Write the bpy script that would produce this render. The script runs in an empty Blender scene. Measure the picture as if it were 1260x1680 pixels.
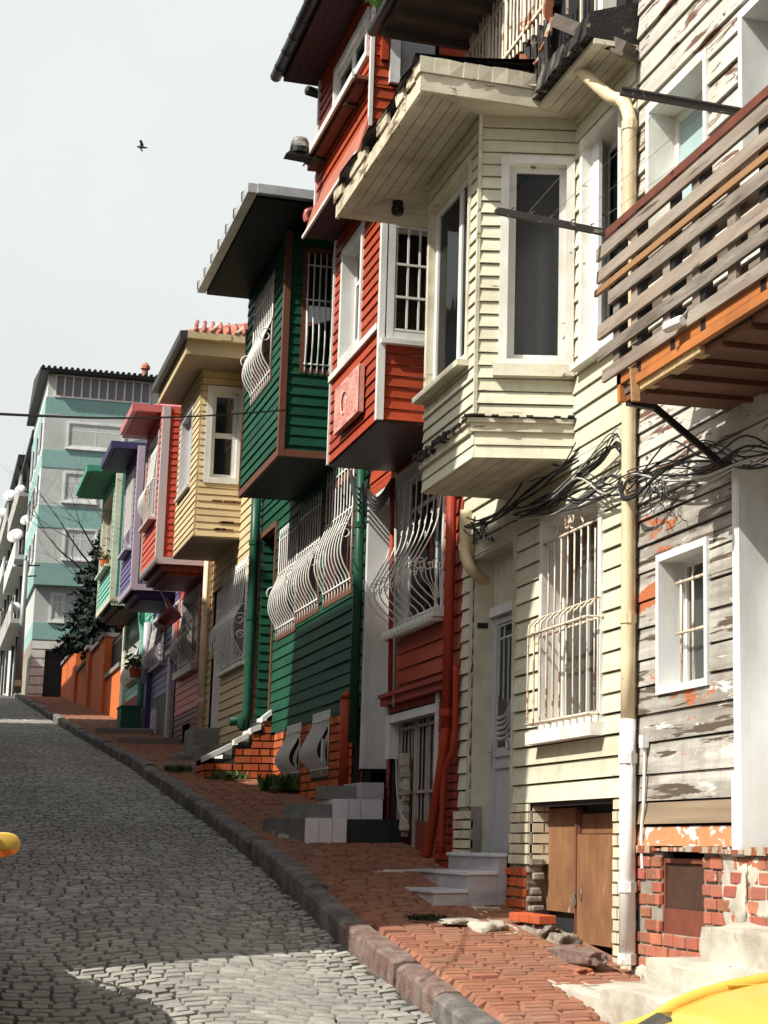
import bpy, bmesh, math, random
from mathutils import Vector, Matrix
random.seed(7)
D=bpy.data; SC=bpy.context.scene; COL=SC.collection
# ---------------------------------------------------------------- camera model (also used to measure the photo)
A=math.radians(21.5);T=math.radians(11.5);FOC=2986.;PX,PY=1072.,769.
RV=(math.cos(A),-math.sin(A),0.)
FV=(math.cos(T)*math.sin(A),math.cos(T)*math.cos(A),math.sin(T))
UV=(-math.sin(T)*math.sin(A),-math.sin(T)*math.cos(A),math.cos(T))
def at(px,py,X=None,Y=None,Z=None):
    a=(px-PX)/FOC;b=-(py-PY)/FOC
    d=[FV[i]+a*RV[i]+b*UV[i] for i in range(3)]
    t=X/d[0] if X is not None else Y/d[1] if Y is not None else Z/d[2]
    return Vector((t*d[0],t*d[1],t*d[2]))
def RX(X,l,t,r,b):
    """facade rectangle on the plane X, seen from (l,t) to (r,b): near Y, far Y, low Z, high Z"""
    p=at(l,t,X=X);q=at(r,b,X=X);return q.y,p.y,q.z,p.z
def RY(Y,l,t,r,b):
    p=at(l,t,Y=Y);q=at(r,b,Y=Y);return p.x,q.x,q.z,p.z
XW,XB=4.6,3.84
KERB=[(-20,-4.7),(0,-2.3),(10.48,-1.047),(14.34,-.618),(17.8,-.134),(21.3,.28),(31.3,1.34),(45.1,2.62),(73.9,5.4),(110,8.3),(160,10.5),(900,12)]
def kz(y):
    for (a,za),(b,zb) in zip(KERB,KERB[1:]):
        if y<=b: return za+(zb-za)*(y-a)/(b-a)
    return KERB[-1][1]
def rz(y): return kz(y)-.15
# ---------------------------------------------------------------- mesh builder
ROOT={}
class MB:
    def __init__(s,xf=None): s.v=[];s.f=[];s.m=[];s.cur=0;s.xf=xf
    def add(s,vs,fs):
        o=len(s.v)
        if s.xf is not None: vs=[s.xf@Vector(v) for v in vs]
        s.v+= [tuple(v) for v in vs]; s.f+=[tuple(o+i for i in f) for f in fs]; s.m+=[s.cur]*len(fs)
    def hexa(s,p):
        s.add(p,[(0,3,2,1),(4,5,6,7),(0,1,5,4),(1,2,6,5),(2,3,7,6),(3,0,4,7)])
    def box(s,x0,x1,y0,y1,z0,z1):
        s.hexa([(x0,y0,z0),(x1,y0,z0),(x1,y1,z0),(x0,y1,z0),(x0,y0,z1),(x1,y0,z1),(x1,y1,z1),(x0,y1,z1)])
    def fbox(s,fr,u0,u1,v0,v1,n0,n1):
        s.hexa([fr(u0,v0,n0),fr(u1,v0,n0),fr(u1,v0,n1),fr(u0,v0,n1),fr(u0,v1,n0),fr(u1,v1,n0),fr(u1,v1,n1),fr(u0,v1,n1)])
    def bar(s,p,q,w,h,up=(0,0,1)):
        p=Vector(p);q=Vector(q);d=(q-p).normalized();u=Vector(up)
        a=d.cross(u)
        if a.length<1e-4: a=d.cross(Vector((1,0,0)))
        a.normalize();b=a.cross(d).normalized();a*=w/2;b*=h/2
        s.hexa([p-a-b,p+a-b,p+a+b,p-a+b,q-a-b,q+a-b,q+a+b,q-a+b])
    def prism(s,poly,z0,z1):
        n=len(poly)
        s.add([(x,y,z0) for x,y in poly]+[(x,y,z1) for x,y in poly],
              [tuple(range(n))[::-1],tuple(range(n,2*n))]+[(i,(i+1)%n,n+(i+1)%n,n+i) for i in range(n)])
    def fprism(s,fr,poly,n0,n1):
        n=len(poly)
        s.add([fr(u,v,n0) for u,v in poly]+[fr(u,v,n1) for u,v in poly],
              [tuple(range(n))[::-1],tuple(range(n,2*n))]+[(i,(i+1)%n,n+(i+1)%n,n+i) for i in range(n)])
    def tube(s,pts,r,seg=6,cap=True):
        pts=[Vector(p) for p in pts];n=len(pts)
        rr=r if isinstance(r,(list,tuple)) else [r]*n
        vs=[];pa=None
        for i,p in enumerate(pts):
            d=(pts[min(i+1,n-1)]-pts[max(i-1,0)])
            if d.length<1e-9: d=Vector((0,0,1))
            d.normalize()
            if pa is None:
                a=d.cross(Vector((0,0,1)))
                if a.length<.05: a=d.cross(Vector((1,0,0)))
            else:
                a=pa-d*pa.dot(d)
                if a.length<1e-4: a=d.cross(Vector((.3,1,.2)))
            a.normalize();pa=a;b=d.cross(a)
            for k in range(seg):
                t=2*math.pi*k/seg
                vs.append(p+(a*math.cos(t)+b*math.sin(t))*rr[i])
        fs=[]
        for i in range(n-1):
            for k in range(seg):
                fs.append((i*seg+k,i*seg+(k+1)%seg,(i+1)*seg+(k+1)%seg,(i+1)*seg+k))
        if cap: fs+= [tuple(range(seg))[::-1],tuple((n-1)*seg+k for k in range(seg))]
        s.add(vs,fs)
    def lathe(s,prof,c,axis=(0,0,1),seg=14):
        ax=Vector(axis).normalized();a=ax.cross(Vector((0,0,1)))
        if a.length<.05: a=ax.cross(Vector((1,0,0)))
        a.normalize();b=ax.cross(a);c=Vector(c)
        vs=[c+ax*h+(a*math.cos(2*math.pi*k/seg)+b*math.sin(2*math.pi*k/seg))*r for r,h in prof for k in range(seg)]
        fs=[(i*seg+k,i*seg+(k+1)%seg,(i+1)*seg+(k+1)%seg,(i+1)*seg+k) for i in range(len(prof)-1) for k in range(seg)]
        fs+=[tuple(range(seg))[::-1],tuple((len(prof)-1)*seg+k for k in range(seg))]
        s.add(vs,fs)
    def build(s,name,mats,parent=None,bevel=0,smooth=False,noise=0,sub=0):
        me=D.meshes.new(name)
        o=D.objects.new(name,me);COL.objects.link(o)
        off=Vector((0,0,0))
        if parent is not None:
            o.parent=parent;off=ROOT[parent.name]
        ROOT[o.name]=off
        vs=s.v
        if off.length>0: vs=[(x-off.x,y-off.y,z-off.z) for x,y,z in s.v]
        me.from_pydata(vs,[],s.f)
        bm=bmesh.new();bm.from_mesh(me);bmesh.ops.recalc_face_normals(bm,faces=bm.faces)
        bm.to_mesh(me);bm.free()
        if not isinstance(mats,(list,tuple)): mats=[mats]
        for m in mats: me.materials.append(M(m) if isinstance(m,str) else m)
        if len(mats)>1: me.polygons.foreach_set('material_index',s.m)
        if smooth: me.polygons.foreach_set('use_smooth',[True]*len(me.polygons))
        if bevel:
            b=o.modifiers.new('bevel','BEVEL');b.width=bevel;b.segments=2;b.limit_method='ANGLE'
        me.update();return o
def rebase(o,loc):
    """give a one-mesh thing its origin at its base"""
    loc=Vector(loc);o.data.transform(Matrix.Translation(-loc));o.location=loc;ROOT[o.name]=loc
    return o
def tag(o,label=None,cat=None,group=None,kind=None):
    if label:o['label']=label
    if cat:o['category']=cat
    if group:o['group']=group
    if kind:o['kind']=kind
    return o
def thing(name,label,cat,loc=(0,0,0),group=None):
    o=D.objects.new(name,None);COL.objects.link(o);o.location=loc;o.empty_display_size=.2
    ROOT[o.name]=Vector(loc);return tag(o,label,cat,group)
def solo(mb,name,mats,label,cat,base=None,group=None,**k):
    o=mb.build(name,mats,**k)
    vs=[v.co for v in o.data.vertices]
    if base is None:
        n=len(vs);base=(sum(v.x for v in vs)/n,sum(v.y for v in vs)/n,min(v.z for v in vs))
    rebase(o,base);return tag(o,label,cat,group)
def FX(X): return lambda u,v,n=0.:Vector((X-n,u,v))          # street facade, u=Y v=Z n=towards the street
def FY(Y): return lambda u,v,n=0.:Vector((u,Y-n,v))          # wall facing down the street, u=X v=Z
def smooth_pts(p,k=6):
    p=[Vector(q) for q in p];out=[]
    for i in range(len(p)-1):
        a=p[max(i-1,0)];b=p[i];c=p[i+1];d=p[min(i+2,len(p)-1)]
        for j in range(k):
            t=j/k;out.append(.5*((2*b)+(c-a)*t+(2*a-5*b+4*c-d)*t*t+(3*b-a-3*c+d)*t**3))
    out.append(p[-1]);return out
# ---------------------------------------------------------------- materials
MATS={};SPEC={}
def M(n):
    if n not in MATS: MATS[n]=make_mat(n,**SPEC[n])
    return MATS[n]
def make_mat(name,col,rough=.6,var=.08,grain=.10,gscale=(6,6,6),wear=None,dirt=None,streak=0,bump=.15,bscale=40,metal=0,spec=.4,groove=None,hue=0,sheen=None):
    m=D.materials.new(name);m.use_nodes=True;nt=m.node_tree;N=nt.nodes;L=nt.links
    bs=N['Principled BSDF'];bs.inputs['Roughness'].default_value=rough;bs.inputs['Metallic'].default_value=metal
    bs.inputs['Specular IOR Level'].default_value=spec
    geo=N.new('ShaderNodeNewGeometry')
    def noise(sc,detail=4,ro=.55,w=0,dist=0):
        mp=N.new('ShaderNodeMapping');mp.inputs['Scale'].default_value=sc if isinstance(sc,(tuple,list)) else (sc,)*3
        mp.inputs['Location'].default_value=(w*3.1,w*1.7,w*2.3)
        L.new(geo.outputs['Position'],mp.inputs['Vector'])
        n=N.new('ShaderNodeTexNoise');n.inputs['Scale'].default_value=1;n.inputs['Detail'].default_value=detail;n.inputs['Roughness'].default_value=ro
        n.inputs['Distortion'].default_value=dist
        L.new(mp.outputs[0],n.inputs['Vector']);return n.outputs['Fac']
    def rng(x,a,b,c,d):
        r=N.new('ShaderNodeMapRange');r.inputs[1].default_value=a;r.inputs[2].default_value=b;r.inputs[3].default_value=c;r.inputs[4].default_value=d
        L.new(x,r.inputs[0]);return r.outputs[0]
    def mul(a,b):
        r=N.new('ShaderNodeMath');r.operation='MULTIPLY';L.new(a,r.inputs[0])
        if isinstance(b,(int,float)): r.inputs[1].default_value=b
        else: L.new(b,r.inputs[1])
        return r.outputs[0]
    def mix(c1,c2,f):
        r=N.new('ShaderNodeMix');r.data_type='RGBA'
        L.new(c1,r.inputs[6]) if not isinstance(c1,tuple) else setattr(r.inputs[6],'default_value',(*c1,1))
        L.new(c2,r.inputs[7]) if not isinstance(c2,tuple) else setattr(r.inputs[7],'default_value',(*c2,1))
        L.new(f,r.inputs[0]) if not isinstance(f,float) else setattr(r.inputs[0],'default_value',f)
        return r.outputs[2]
    rgb=N.new('ShaderNodeRGB');rgb.outputs[0].default_value=(*col,1);c=rgb.outputs[0]
    if hue:
        hs=N.new('ShaderNodeHueSaturation');L.new(c,hs.inputs['Color'])
        L.new(rng(geo.outputs['Random Per Island'],0,1,.5-hue,.5+hue),hs.inputs['Hue']);c=hs.outputs[0]
    oi=N.new('ShaderNodeObjectInfo');sm_=N.new('ShaderNodeMath');sm_.operation='ADD';L.new(geo.outputs['Random Per Island'],sm_.inputs[0]);L.new(oi.outputs['Random'],sm_.inputs[1])
    fr0=N.new('ShaderNodeMath');fr0.operation='FRACT';L.new(sm_.outputs[0],fr0.inputs[0])
    k=mul(rng(fr0.outputs[0],0,1,1-var,1+var),rng(noise(gscale,5),.25,.75,1-grain,1+grain))
    vm=N.new('ShaderNodeVectorMath');vm.operation='SCALE';L.new(c,vm.inputs[0]);L.new(k,vm.inputs['Scale']);c=vm.outputs[0]
    hgt=noise(bscale,5,.6,1)
    if dirt:
        dc,amt,sc=dirt[:3];c=mix(c,dc,mul(rng(noise(sc,6,.65,5),.42,.72,0,1),amt))
    if streak:
        c=mix(c,tuple(x*.45 for x in col),mul(rng(noise((9,9,.7),4,.6,9),.5,.75,0,1),streak))
    wf=None
    if wear:
        for i,(wc,amt,sc) in enumerate(wear):
            f=rng(noise(sc,7,.62,11+i*4,.4),1-amt-.015,1-amt+.02,0,1);c=mix(c,wc,f)
            wf=f
    if groove:
        ax,pitch,wd,gc=groove
        sep=N.new('ShaderNodeSeparateXYZ');L.new(geo.outputs['Position'],sep.inputs[0])
        fr=N.new('ShaderNodeMath');fr.operation='FRACT';L.new(mul(sep.outputs[ax],1/pitch),fr.inputs[0])
        lt=N.new('ShaderNodeMath');lt.operation='LESS_THAN';lt.inputs[1].default_value=wd;L.new(fr.outputs[0],lt.inputs[0])
        c=mix(c,gc,lt.outputs[0])
    L.new(c,bs.inputs['Base Color'])
    if bump:
        bp=N.new('ShaderNodeBump');bp.inputs['Strength'].default_value=bump;bp.inputs['Distance'].default_value=.01
        L.new(hgt,bp.inputs['Height'])
        if wf is not None:
            b2=N.new('ShaderNodeBump');b2.inputs['Strength'].default_value=.5;b2.inputs['Distance'].default_value=-.004
            L.new(wf,b2.inputs['Height']);L.new(bp.outputs[0],b2.inputs['Normal']);L.new(b2.outputs[0],bs.inputs['Normal'])
        else: L.new(bp.outputs[0],bs.inputs['Normal'])
    return m
bd=(3,.35,12);  # wood grain along a street facade
S=SPEC
GREY=(.16,.145,.125);RUST=(.22,.07,.025)
S['cream']=dict(spec=.12,col=(.62,.605,.465),rough=.6,var=.07,gscale=bd,grain=.07,dirt=((.40,.34,.22),.55,(1.2,.5,3)),streak=.35,wear=[((.28,.22,.15),.33,(3,1.6,22))])
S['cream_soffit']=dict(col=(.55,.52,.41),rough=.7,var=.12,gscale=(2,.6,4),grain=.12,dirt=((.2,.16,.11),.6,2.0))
S['cream_trim']=dict(col=(.64,.61,.48),rough=.6,var=.08,dirt=((.3,.22,.14),.6,(2,2,3)),wear=[((.2,.13,.08),.36,(5,5,14))])
S['peeling']=dict(col=(.70,.64,.48),rough=.7,var=.15,wear=[((.19,.12,.07),.44,(5,3,12))],dirt=((.25,.17,.1),.7,3.0),bump=.4)
S['white']=dict(col=(.73,.74,.72),rough=.5,var=.05,grain=.06,gscale=(3,3,1),dirt=((.42,.38,.30),.5,(2,2,1.2)),streak=.3)
S['white_worn']=dict(col=(.72,.725,.68),rough=.6,var=.07,grain=.08,dirt=((.45,.36,.26),.6,2.2),wear=[((.24,.18,.13),.33,(6,6,10))])
S['grey_door']=dict(col=(.42,.44,.46),rough=.45,var=.02,grain=.05,streak=.25)
S['weather']=dict(col=(.58,.565,.50),rough=.8,var=.13,gscale=(4,.5,16),grain=.13,streak=.35,dirt=((.30,.27,.22),.7,(1,.7,.55)),wear=[((.40,.37,.31),.40,(2.,.9,7)),((.13,.065,.04),.425,(3,1.1,11)),((.10,.06,.04),.36,(9,5,22))],bump=.4)
S['weather_low']=dict(col=(.38,.36,.315),rough=.85,var=.28,gscale=(4,.45,22),grain=.35,streak=.5,dirt=((.17,.14,.11),1.,(1.8,.8,3)),wear=[((.60,.58,.52),.40,(3,1.3,9)),((.40,.12,.045),.385,(2,1.2,4)),((.09,.065,.045),.43,(4,1.0,14))],bump=.35)
S['weather_orange']=dict(col=(.50,.20,.09),rough=.8,var=.1,grain=.2,wear=[((.70,.68,.63),.46,(5,4,9))],bump=.4)
S['weather_dark']=dict(col=(.19,.14,.09),rough=.85,var=.2,gscale=(4,.5,18),grain=.35,bump=.4)
S['pallet']=dict(col=(.20,.155,.12),rough=.85,var=.45,hue=.010,gscale=(8,1,25),grain=.3,dirt=((.42,.38,.32),.7,(4,.9,9)),wear=[((.09,.065,.045),.36,(6,1,18))],bump=.4)
S['pallet_tan']=dict(col=(.33,.18,.08),rough=.8,var=.15,gscale=(8,1,25),grain=.2,bump=.3)
S['orange_fascia']=dict(col=(.48,.17,.045),rough=.65,var=.12,gscale=(8,1,25),grain=.22,dirt=((.2,.06,.02),.5,2.0))
S['deck_under']=dict(col=(.15,.065,.036),rough=.75,var=.22,gscale=(3,3,6),grain=.25,dirt=((.1,.05,.03),.6,2.0))
S['plaster_torn']=dict(col=(.55,.40,.20),rough=.9,var=.1,grain=.2,bump=.6,bscale=25)
S['red']=dict(col=(.40,.066,.028),spec=.08,rough=.5,var=.12,gscale=bd,grain=.12,dirt=((.22,.05,.032),.7,(1.2,.6,2)),streak=.35,wear=[((.46,.22,.15),.29,(5,1.,30))],bump=.1)
S['red_trim']=dict(spec=.12,col=(.33,.045,.022),rough=.5,var=.05,grain=.1,dirt=((.15,.03,.02),.5,2.0))
S['red_pink']=dict(col=(.45,.15,.09),rough=.65,var=.08,grain=.15,dirt=((.2,.08,.06),.5,2.0))
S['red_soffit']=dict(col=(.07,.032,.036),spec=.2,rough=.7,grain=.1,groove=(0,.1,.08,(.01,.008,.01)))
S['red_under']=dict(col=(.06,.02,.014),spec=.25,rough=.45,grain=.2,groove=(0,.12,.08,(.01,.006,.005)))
S['red_metal']=dict(col=(.26,.055,.035),rough=.5,var=.03,grain=.15,dirt=((.1,.03,.02),.5,3.0))
S['red_bars']=dict(col=(.40,.34,.30),rough=.6,var=.1,wear=[((.22,.06,.04),.40,(18,18,3))],bump=0)
S['green']=dict(col=(.017,.080,.046),spec=.06,rough=.5,var=.16,gscale=bd,grain=.14,dirt=((.010,.042,.03),.6,(1.2,.6,2)),streak=.3,wear=[((.09,.15,.12),.30,(5,1.,30))],bump=.1)
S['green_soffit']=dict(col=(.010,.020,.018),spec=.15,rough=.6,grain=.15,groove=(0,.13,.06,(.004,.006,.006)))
S['green_pipe']=dict(col=(.014,.07,.04),spec=.25,rough=.4,var=.02)
S['brown']=dict(spec=.12,col=(.15,.062,.04),rough=.5,var=.1,grain=.12)
S['dark']=dict(col=(.02,.02,.022),rough=.6,var=.1)
S['room']=dict(col=(.055,.055,.055),rough=.9,var=0,bump=0)
S['room_light']=dict(col=(.78,.78,.76),rough=.9,var=.05,grain=.08,bump=.2,bscale=120)
S['beige']=dict(spec=.12,col=(.62,.49,.29),rough=.6,var=.07,gscale=bd,grain=.07,dirt=((.42,.31,.17),.5,(1.2,.5,3)),wear=[((.25,.17,.09),.31,(3,1.6,26))])
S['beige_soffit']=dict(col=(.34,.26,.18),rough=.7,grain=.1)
S['coral']=dict(spec=.12,col=(.52,.10,.065),rough=.45,var=.06,gscale=bd,grain=.07)
S['coral_gutter']=dict(col=(.55,.15,.14),rough=.35,var=.03)
S['coral_under']=dict(col=(.14,.05,.035),rough=.5,groove=(0,.15,.08,(.02,.01,.01)))
S['purple']=dict(spec=.12,col=(.13,.11,.23),rough=.45,var=.07,gscale=bd,grain=.08)
S['purple_dark']=dict(spec=.12,col=(.055,.05,.12),rough=.5,var=.05)
S['mint']=dict(spec=.12,col=(.17,.44,.335),rough=.45,var=.06,gscale=bd,grain=.07)
S['mint_roof']=dict(spec=.12,col=(.055,.26,.165),rough=.4,var=.04)
S['trim_grey']=dict(col=(.50,.47,.46),rough=.5,var=.04,grain=.06)
S['trim_lilac']=dict(col=(.46,.40,.45),rough=.5,var=.04)
S['gutter']=dict(col=(.58,.60,.60),rough=.35,metal=.3,var=.05,dirt=((.3,.3,.28),.6,3.0))
S['gutter_dark']=dict(col=(.035,.037,.04),rough=.4,var=.05)
S['pipe_cream']=dict(col=(.70,.58,.38),rough=.45,var=.04,grain=.06,dirt=((.4,.28,.16),.6,(3,3,1.2)),wear=[((.42,.35,.27),.32,(8,8,3))])
S['pipe_white']=dict(col=(.66,.66,.64),rough=.5,var=.03,wear=[((.42,.36,.29),.36,(12,12,4))])
S['grille_white']=dict(col=(.70,.68,.63),rough=.5,var=.03,bump=0)
S['grille_rust']=dict(col=(.62,.52,.40),rough=.6,var=.05,wear=[((.25,.13,.07),.42,(9,9,9))],bump=0)
S['railing_rust']=dict(col=(.66,.58,.45),rough=.6,var=.1,wear=[((.33,.13,.06),.42,(7,7,5))],bump=0)
S['rail_brown']=dict(col=(.17,.05,.03),rough=.55,grain=.15,dirt=((.09,.03,.02),.6,5.0))
S['metal_dark']=dict(col=(.022,.021,.022),rough=.5,metal=.3,grain=.2)
S['metal_old']=dict(col=(.05,.045,.042),rough=.6,metal=.2,wear=[((.3,.27,.24),.36,(14,14,14))])
S['burnt']=dict(col=(.022,.020,.018),rough=.85,var=.5,grain=.5,bump=1.,bscale=30,wear=[((.13,.11,.09),.42,(9,9,4)),((.30,.24,.17),.34,(12,12,5))])
S['old_wood']=dict(col=(.10,.08,.065),rough=.85,var=.3,gscale=(2,8,20),grain=.3,bump=.5)
S['rusty_wood']=dict(col=(.42,.36,.28),rough=.8,var=.3,wear=[((.25,.075,.03),.5,(9,9,3))])
S['roof_black']=dict(col=(.012,.012,.013),rough=.55,bump=.6,bscale=14)
S['tile']=dict(col=(.42,.10,.05),rough=.7,var=.2,grain=.2,dirt=((.5,.42,.36),.5,4.0),groove=(0,.18,.12,(.12,.03,.02)))
S['roof_grey']=dict(col=(.06,.065,.065),rough=.6,grain=.2,groove=(1,.25,.06,(.02,.02,.02)))
S['brick_orange']=dict(spec=.12,col=(.50,.115,.04),rough=.75,var=.2,hue=.008,grain=.12,dirt=((.28,.08,.04),.5,3.0))
S['brick_old']=dict(col=(.36,.115,.065),rough=.85,var=.35,hue=.01,grain=.2,dirt=((.2,.1,.07),.8,(5,5,5)),wear=[((.42,.36,.29),.345,(8,8,12))],bump=.5)
S['brick_cream']=dict(col=(.64,.58,.42),rough=.7,var=.12,grain=.1,dirt=((.4,.33,.22),.6,3.0),wear=[((.42,.2,.11),.31,9)])
S['mortar_dark']=dict(col=(.03,.026,.024),rough=.9,bump=.4)
S['mortar']=dict(col=(.30,.27,.22),rough=.95,grain=.2,dirt=((.13,.11,.09),.8,4.0),bump=.8,bscale=22)
S['mortar_broken']=dict(col=(.16,.135,.11),rough=.95,grain=.4,dirt=((.5,.43,.34),.7,7.0),bump=1.,bscale=18)
S['concrete']=dict(col=(.50,.47,.39),rough=.9,var=.06,grain=.12,dirt=((.24,.20,.15),.75,(2.5,2.5,4)),wear=[((.16,.12,.08),.34,(5,5,2.2)),((.70,.67,.59),.32,(4,4,4))],bump=.5,bscale=26)
S['marble']=dict(col=(.64,.66,.69),rough=.3,var=.05,grain=.06,gscale=(1.2,3,9),dirt=((.30,.31,.34),.7,(1,1.6,7)),spec=.5)
S['marble_side']=dict(col=(.50,.48,.50),rough=.35,var=.06,grain=.12,gscale=(1,2,9),dirt=((.17,.16,.165),.8,(1,1.6,7)))
S['marble_white']=dict(col=(.76,.73,.73),rough=.35,var=.1,grain=.05,wear=[((.26,.24,.25),.32,(3,3,6))])
S['marble_black']=dict(col=(.02,.026,.028),rough=.25,var=.3,grain=.3,spec=.5)
S['stone_grey']=dict(col=(.20,.195,.18),rough=.7,var=.12,grain=.15,dirt=((.06,.055,.05),.6,4.0))
S['basalt']=dict(col=(.095,.085,.08),rough=.9,var=.25,grain=.3,gscale=(9,9,9),dirt=((.27,.235,.2),.85,(4,4,3)),bump=.9,bscale=30)
S['basalt_red']=dict(col=(.15,.088,.07),rough=.9,var=.25,grain=.4,gscale=(12,12,12),dirt=((.27,.235,.20),.7,(6,6,6)),wear=[((.07,.05,.042),.36,(16,16,16))],bump=1.,bscale=45)
S['cobble']=dict(col=(.31,.30,.262),rough=.8,var=.30,hue=.012,grain=.3,gscale=(18,18,18),dirt=((.20,.19,.17),.9,(.9,.35,1)),wear=[((.40,.37,.31),.32,(22,22,22))],bump=.7,bscale=55)
S['joint']=dict(col=(.075,.068,.06),rough=.95,grain=.3,bump=.6)
S['paver']=dict(spec=.12,col=(.26,.115,.07),rough=.9,var=.13,hue=.008,grain=.22,gscale=(5,5,5),dirt=((.23,.135,.095),.85,(1.8,1.2,2)),wear=[((.46,.36,.28),.335,(3.5,3.5,3.5))],bump=.5)
S['sand']=dict(col=(.24,.12,.075),rough=.95,grain=.25,dirt=((.14,.11,.08),.7,3.0),bump=.6)
S['earth']=dict(col=(.10,.088,.07),rough=.95,grain=.3,bump=.6)
S['rubble']=dict(col=(.47,.43,.36),rough=.9,var=.2,grain=.15,dirt=((.3,.25,.19),.7,6.0),bump=.8,bscale=25)
S['plywood']=dict(col=(.235,.115,.05),rough=.7,var=.08,grain=.18,gscale=(3,3,1.2),streak=.6,dirt=((.15,.06,.03),.95,(3.5,3.5,3)),wear=[((.42,.30,.19),.33,(9,9,3))])
S['vent']=dict(col=(.10,.05,.03),rough=.7,metal=.2,grain=.3,groove=(2,.012,.4,(.022,.014,.011)),wear=[((.25,.13,.06),.36,(20,20,3))])
S['steel']=dict(col=(.45,.45,.44),rough=.35,metal=.8,bump=0)
S['curtain']=dict(col=(.62,.58,.50),rough=.9,var=.06,grain=.06,bump=0)
S['curtain_dark']=dict(col=(.13,.125,.12),rough=.9,grain=.3,bump=0)
S['curtain_brown']=dict(col=(.16,.105,.085),rough=.9,grain=.2,bump=0)
S['blind']=dict(col=(.33,.45,.44),rough=.7,grain=.05,bump=0)
S['yellow']=dict(col=(.66,.42,.07),rough=.25,var=0,grain=.02,spec=.6,bump=0)
S['signal_orange']=dict(col=(.75,.17,.03),rough=.2,var=0,bump=0)
S['rubber']=dict(col=(.015,.015,.015),rough=.7,bump=0)
S['cable']=dict(col=(.012,.012,.013),rough=.5,var=.3,bump=0)
S['cable_grey']=dict(col=(.38,.36,.33),rough=.5,var=.2,bump=0)
S['teal_paint']=dict(col=(.23,.40,.365),rough=.8,grain=.08,dirt=((.30,.44,.41),.5,(.5,.5,.8)))
S['render_grey']=dict(col=(.52,.55,.52),rough=.85,grain=.07,dirt=((.36,.36,.33),.6,(.5,.5,.8)))
S['render_dark']=dict(col=(.40,.40,.37),rough=.85,grain=.15,dirt=((.2,.19,.17),.7,(.6,.3,.8)))
S['render_ochre']=dict(col=(.52,.36,.20),rough=.85,grain=.1)
S['shutter_dark']=dict(col=(.018,.02,.022),rough=.6,bump=0)
S['dish']=dict(col=(.68,.68,.67),rough=.5,var=.12,dirt=((.4,.38,.35),.5,2.0),bump=0)
S['galv']=dict(col=(.34,.35,.35),rough=.5,metal=.4)
S['orange_wall']=dict(col=(.62,.14,.028),rough=.8,grain=.08,dirt=((.36,.09,.03),.6,(1,.6,1)))
S['coping']=dict(col=(.22,.19,.17),rough=.85,grain=.15)
S['bark']=dict(col=(.05,.042,.036),rough=.9,grain=.3,bump=.6)
S['needles']=dict(col=(.016,.030,.021),rough=.7,var=.55,grain=.2,bump=0)
S['weed']=dict(col=(.055,.10,.025),rough=.7,var=.4,grain=.2,bump=0)
S['weed_light']=dict(col=(.14,.24,.06),rough=.7,var=.4,bump=0)
S['moss']=dict(col=(.02,.033,.017),rough=.9,var=.4,bump=0)
S['petal']=dict(col=(.62,.20,.18),rough=.7,var=.4,hue=.04,bump=0)
S['flag_red']=dict(spec=.05,col=(.13,.010,.012),rough=.7,grain=.15,bump=.2)
S['flag_faded']=dict(col=(.58,.24,.19),rough=.7,grain=.12,gscale=(4,4,4),dirt=((.62,.38,.32),.8,2.5),bump=.3,bscale=12)
S['flag_mark']=dict(col=(.66,.47,.41),rough=.7,bump=0)
S['planter']=dict(col=(.015,.10,.07),rough=.6,var=.1)
S['feather']=dict(col=(.05,.052,.055),rough=.8,bump=0)
S['lamp_black']=dict(col=(.012,.013,.014),rough=.4,bump=0)
S['plate_teal']=dict(col=(.05,.16,.17),rough=.4,bump=0)
def glassy(name,col,rough,alpha,spec=.5):
    m=D.materials.new(name);m.use_nodes=True;nt=m.node_tree;N=nt.nodes;L=nt.links
    b=N['Principled BSDF'];b.inputs['Base Color'].default_value=(*col,1);b.inputs['Roughness'].default_value=rough;b.inputs['Specular IOR Level'].default_value=spec
    tr=N.new('ShaderNodeBsdfTransparent');mx=N.new('ShaderNodeMixShader');fz=N.new('ShaderNodeFresnel');fz.inputs[0].default_value=1.5
    ad=N.new('ShaderNodeMath');ad.operation='ADD';ad.inputs[1].default_value=alpha;ad.use_clamp=True
    L.new(fz.outputs[0],ad.inputs[0]);L.new(ad.outputs[0],mx.inputs[0]);L.new(tr.outputs[0],mx.inputs[1]);L.new(b.outputs[0],mx.inputs[2])
    geo=N.new('ShaderNodeNewGeometry');n=N.new('ShaderNodeTexNoise');n.inputs['Scale'].default_value=2.2;L.new(geo.outputs['Position'],n.inputs['Vector'])
    bp=N.new('ShaderNodeBump');bp.inputs['Strength'].default_value=.12;bp.inputs['Distance'].default_value=.02;L.new(n.outputs[0],bp.inputs['Height']);L.new(bp.outputs[0],b.inputs['Normal'])
    L.new(mx.outputs[0],N['Material Output'].inputs['Surface']);MATS[name]=m
glassy('glass',(.02,.024,.026),.04,.06)
glassy('glass_grey',(.11,.12,.12),.12,.35)  # grey tint put into the pane for reflections and lit rooms
glassy('glass_bay',(.06,.065,.065),.06,.16)
glassy('glass_dark',(.012,.014,.016),.05,.6)
glassy('frosted',(.42,.43,.43),.45,.8)
glassy('lamp_glass',(.45,.44,.42),.15,.45)
glassy('glass_far',(.10,.11,.115),.1,.55)
glassy('glass_loft',(.20,.18,.18),.12,.9)
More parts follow.
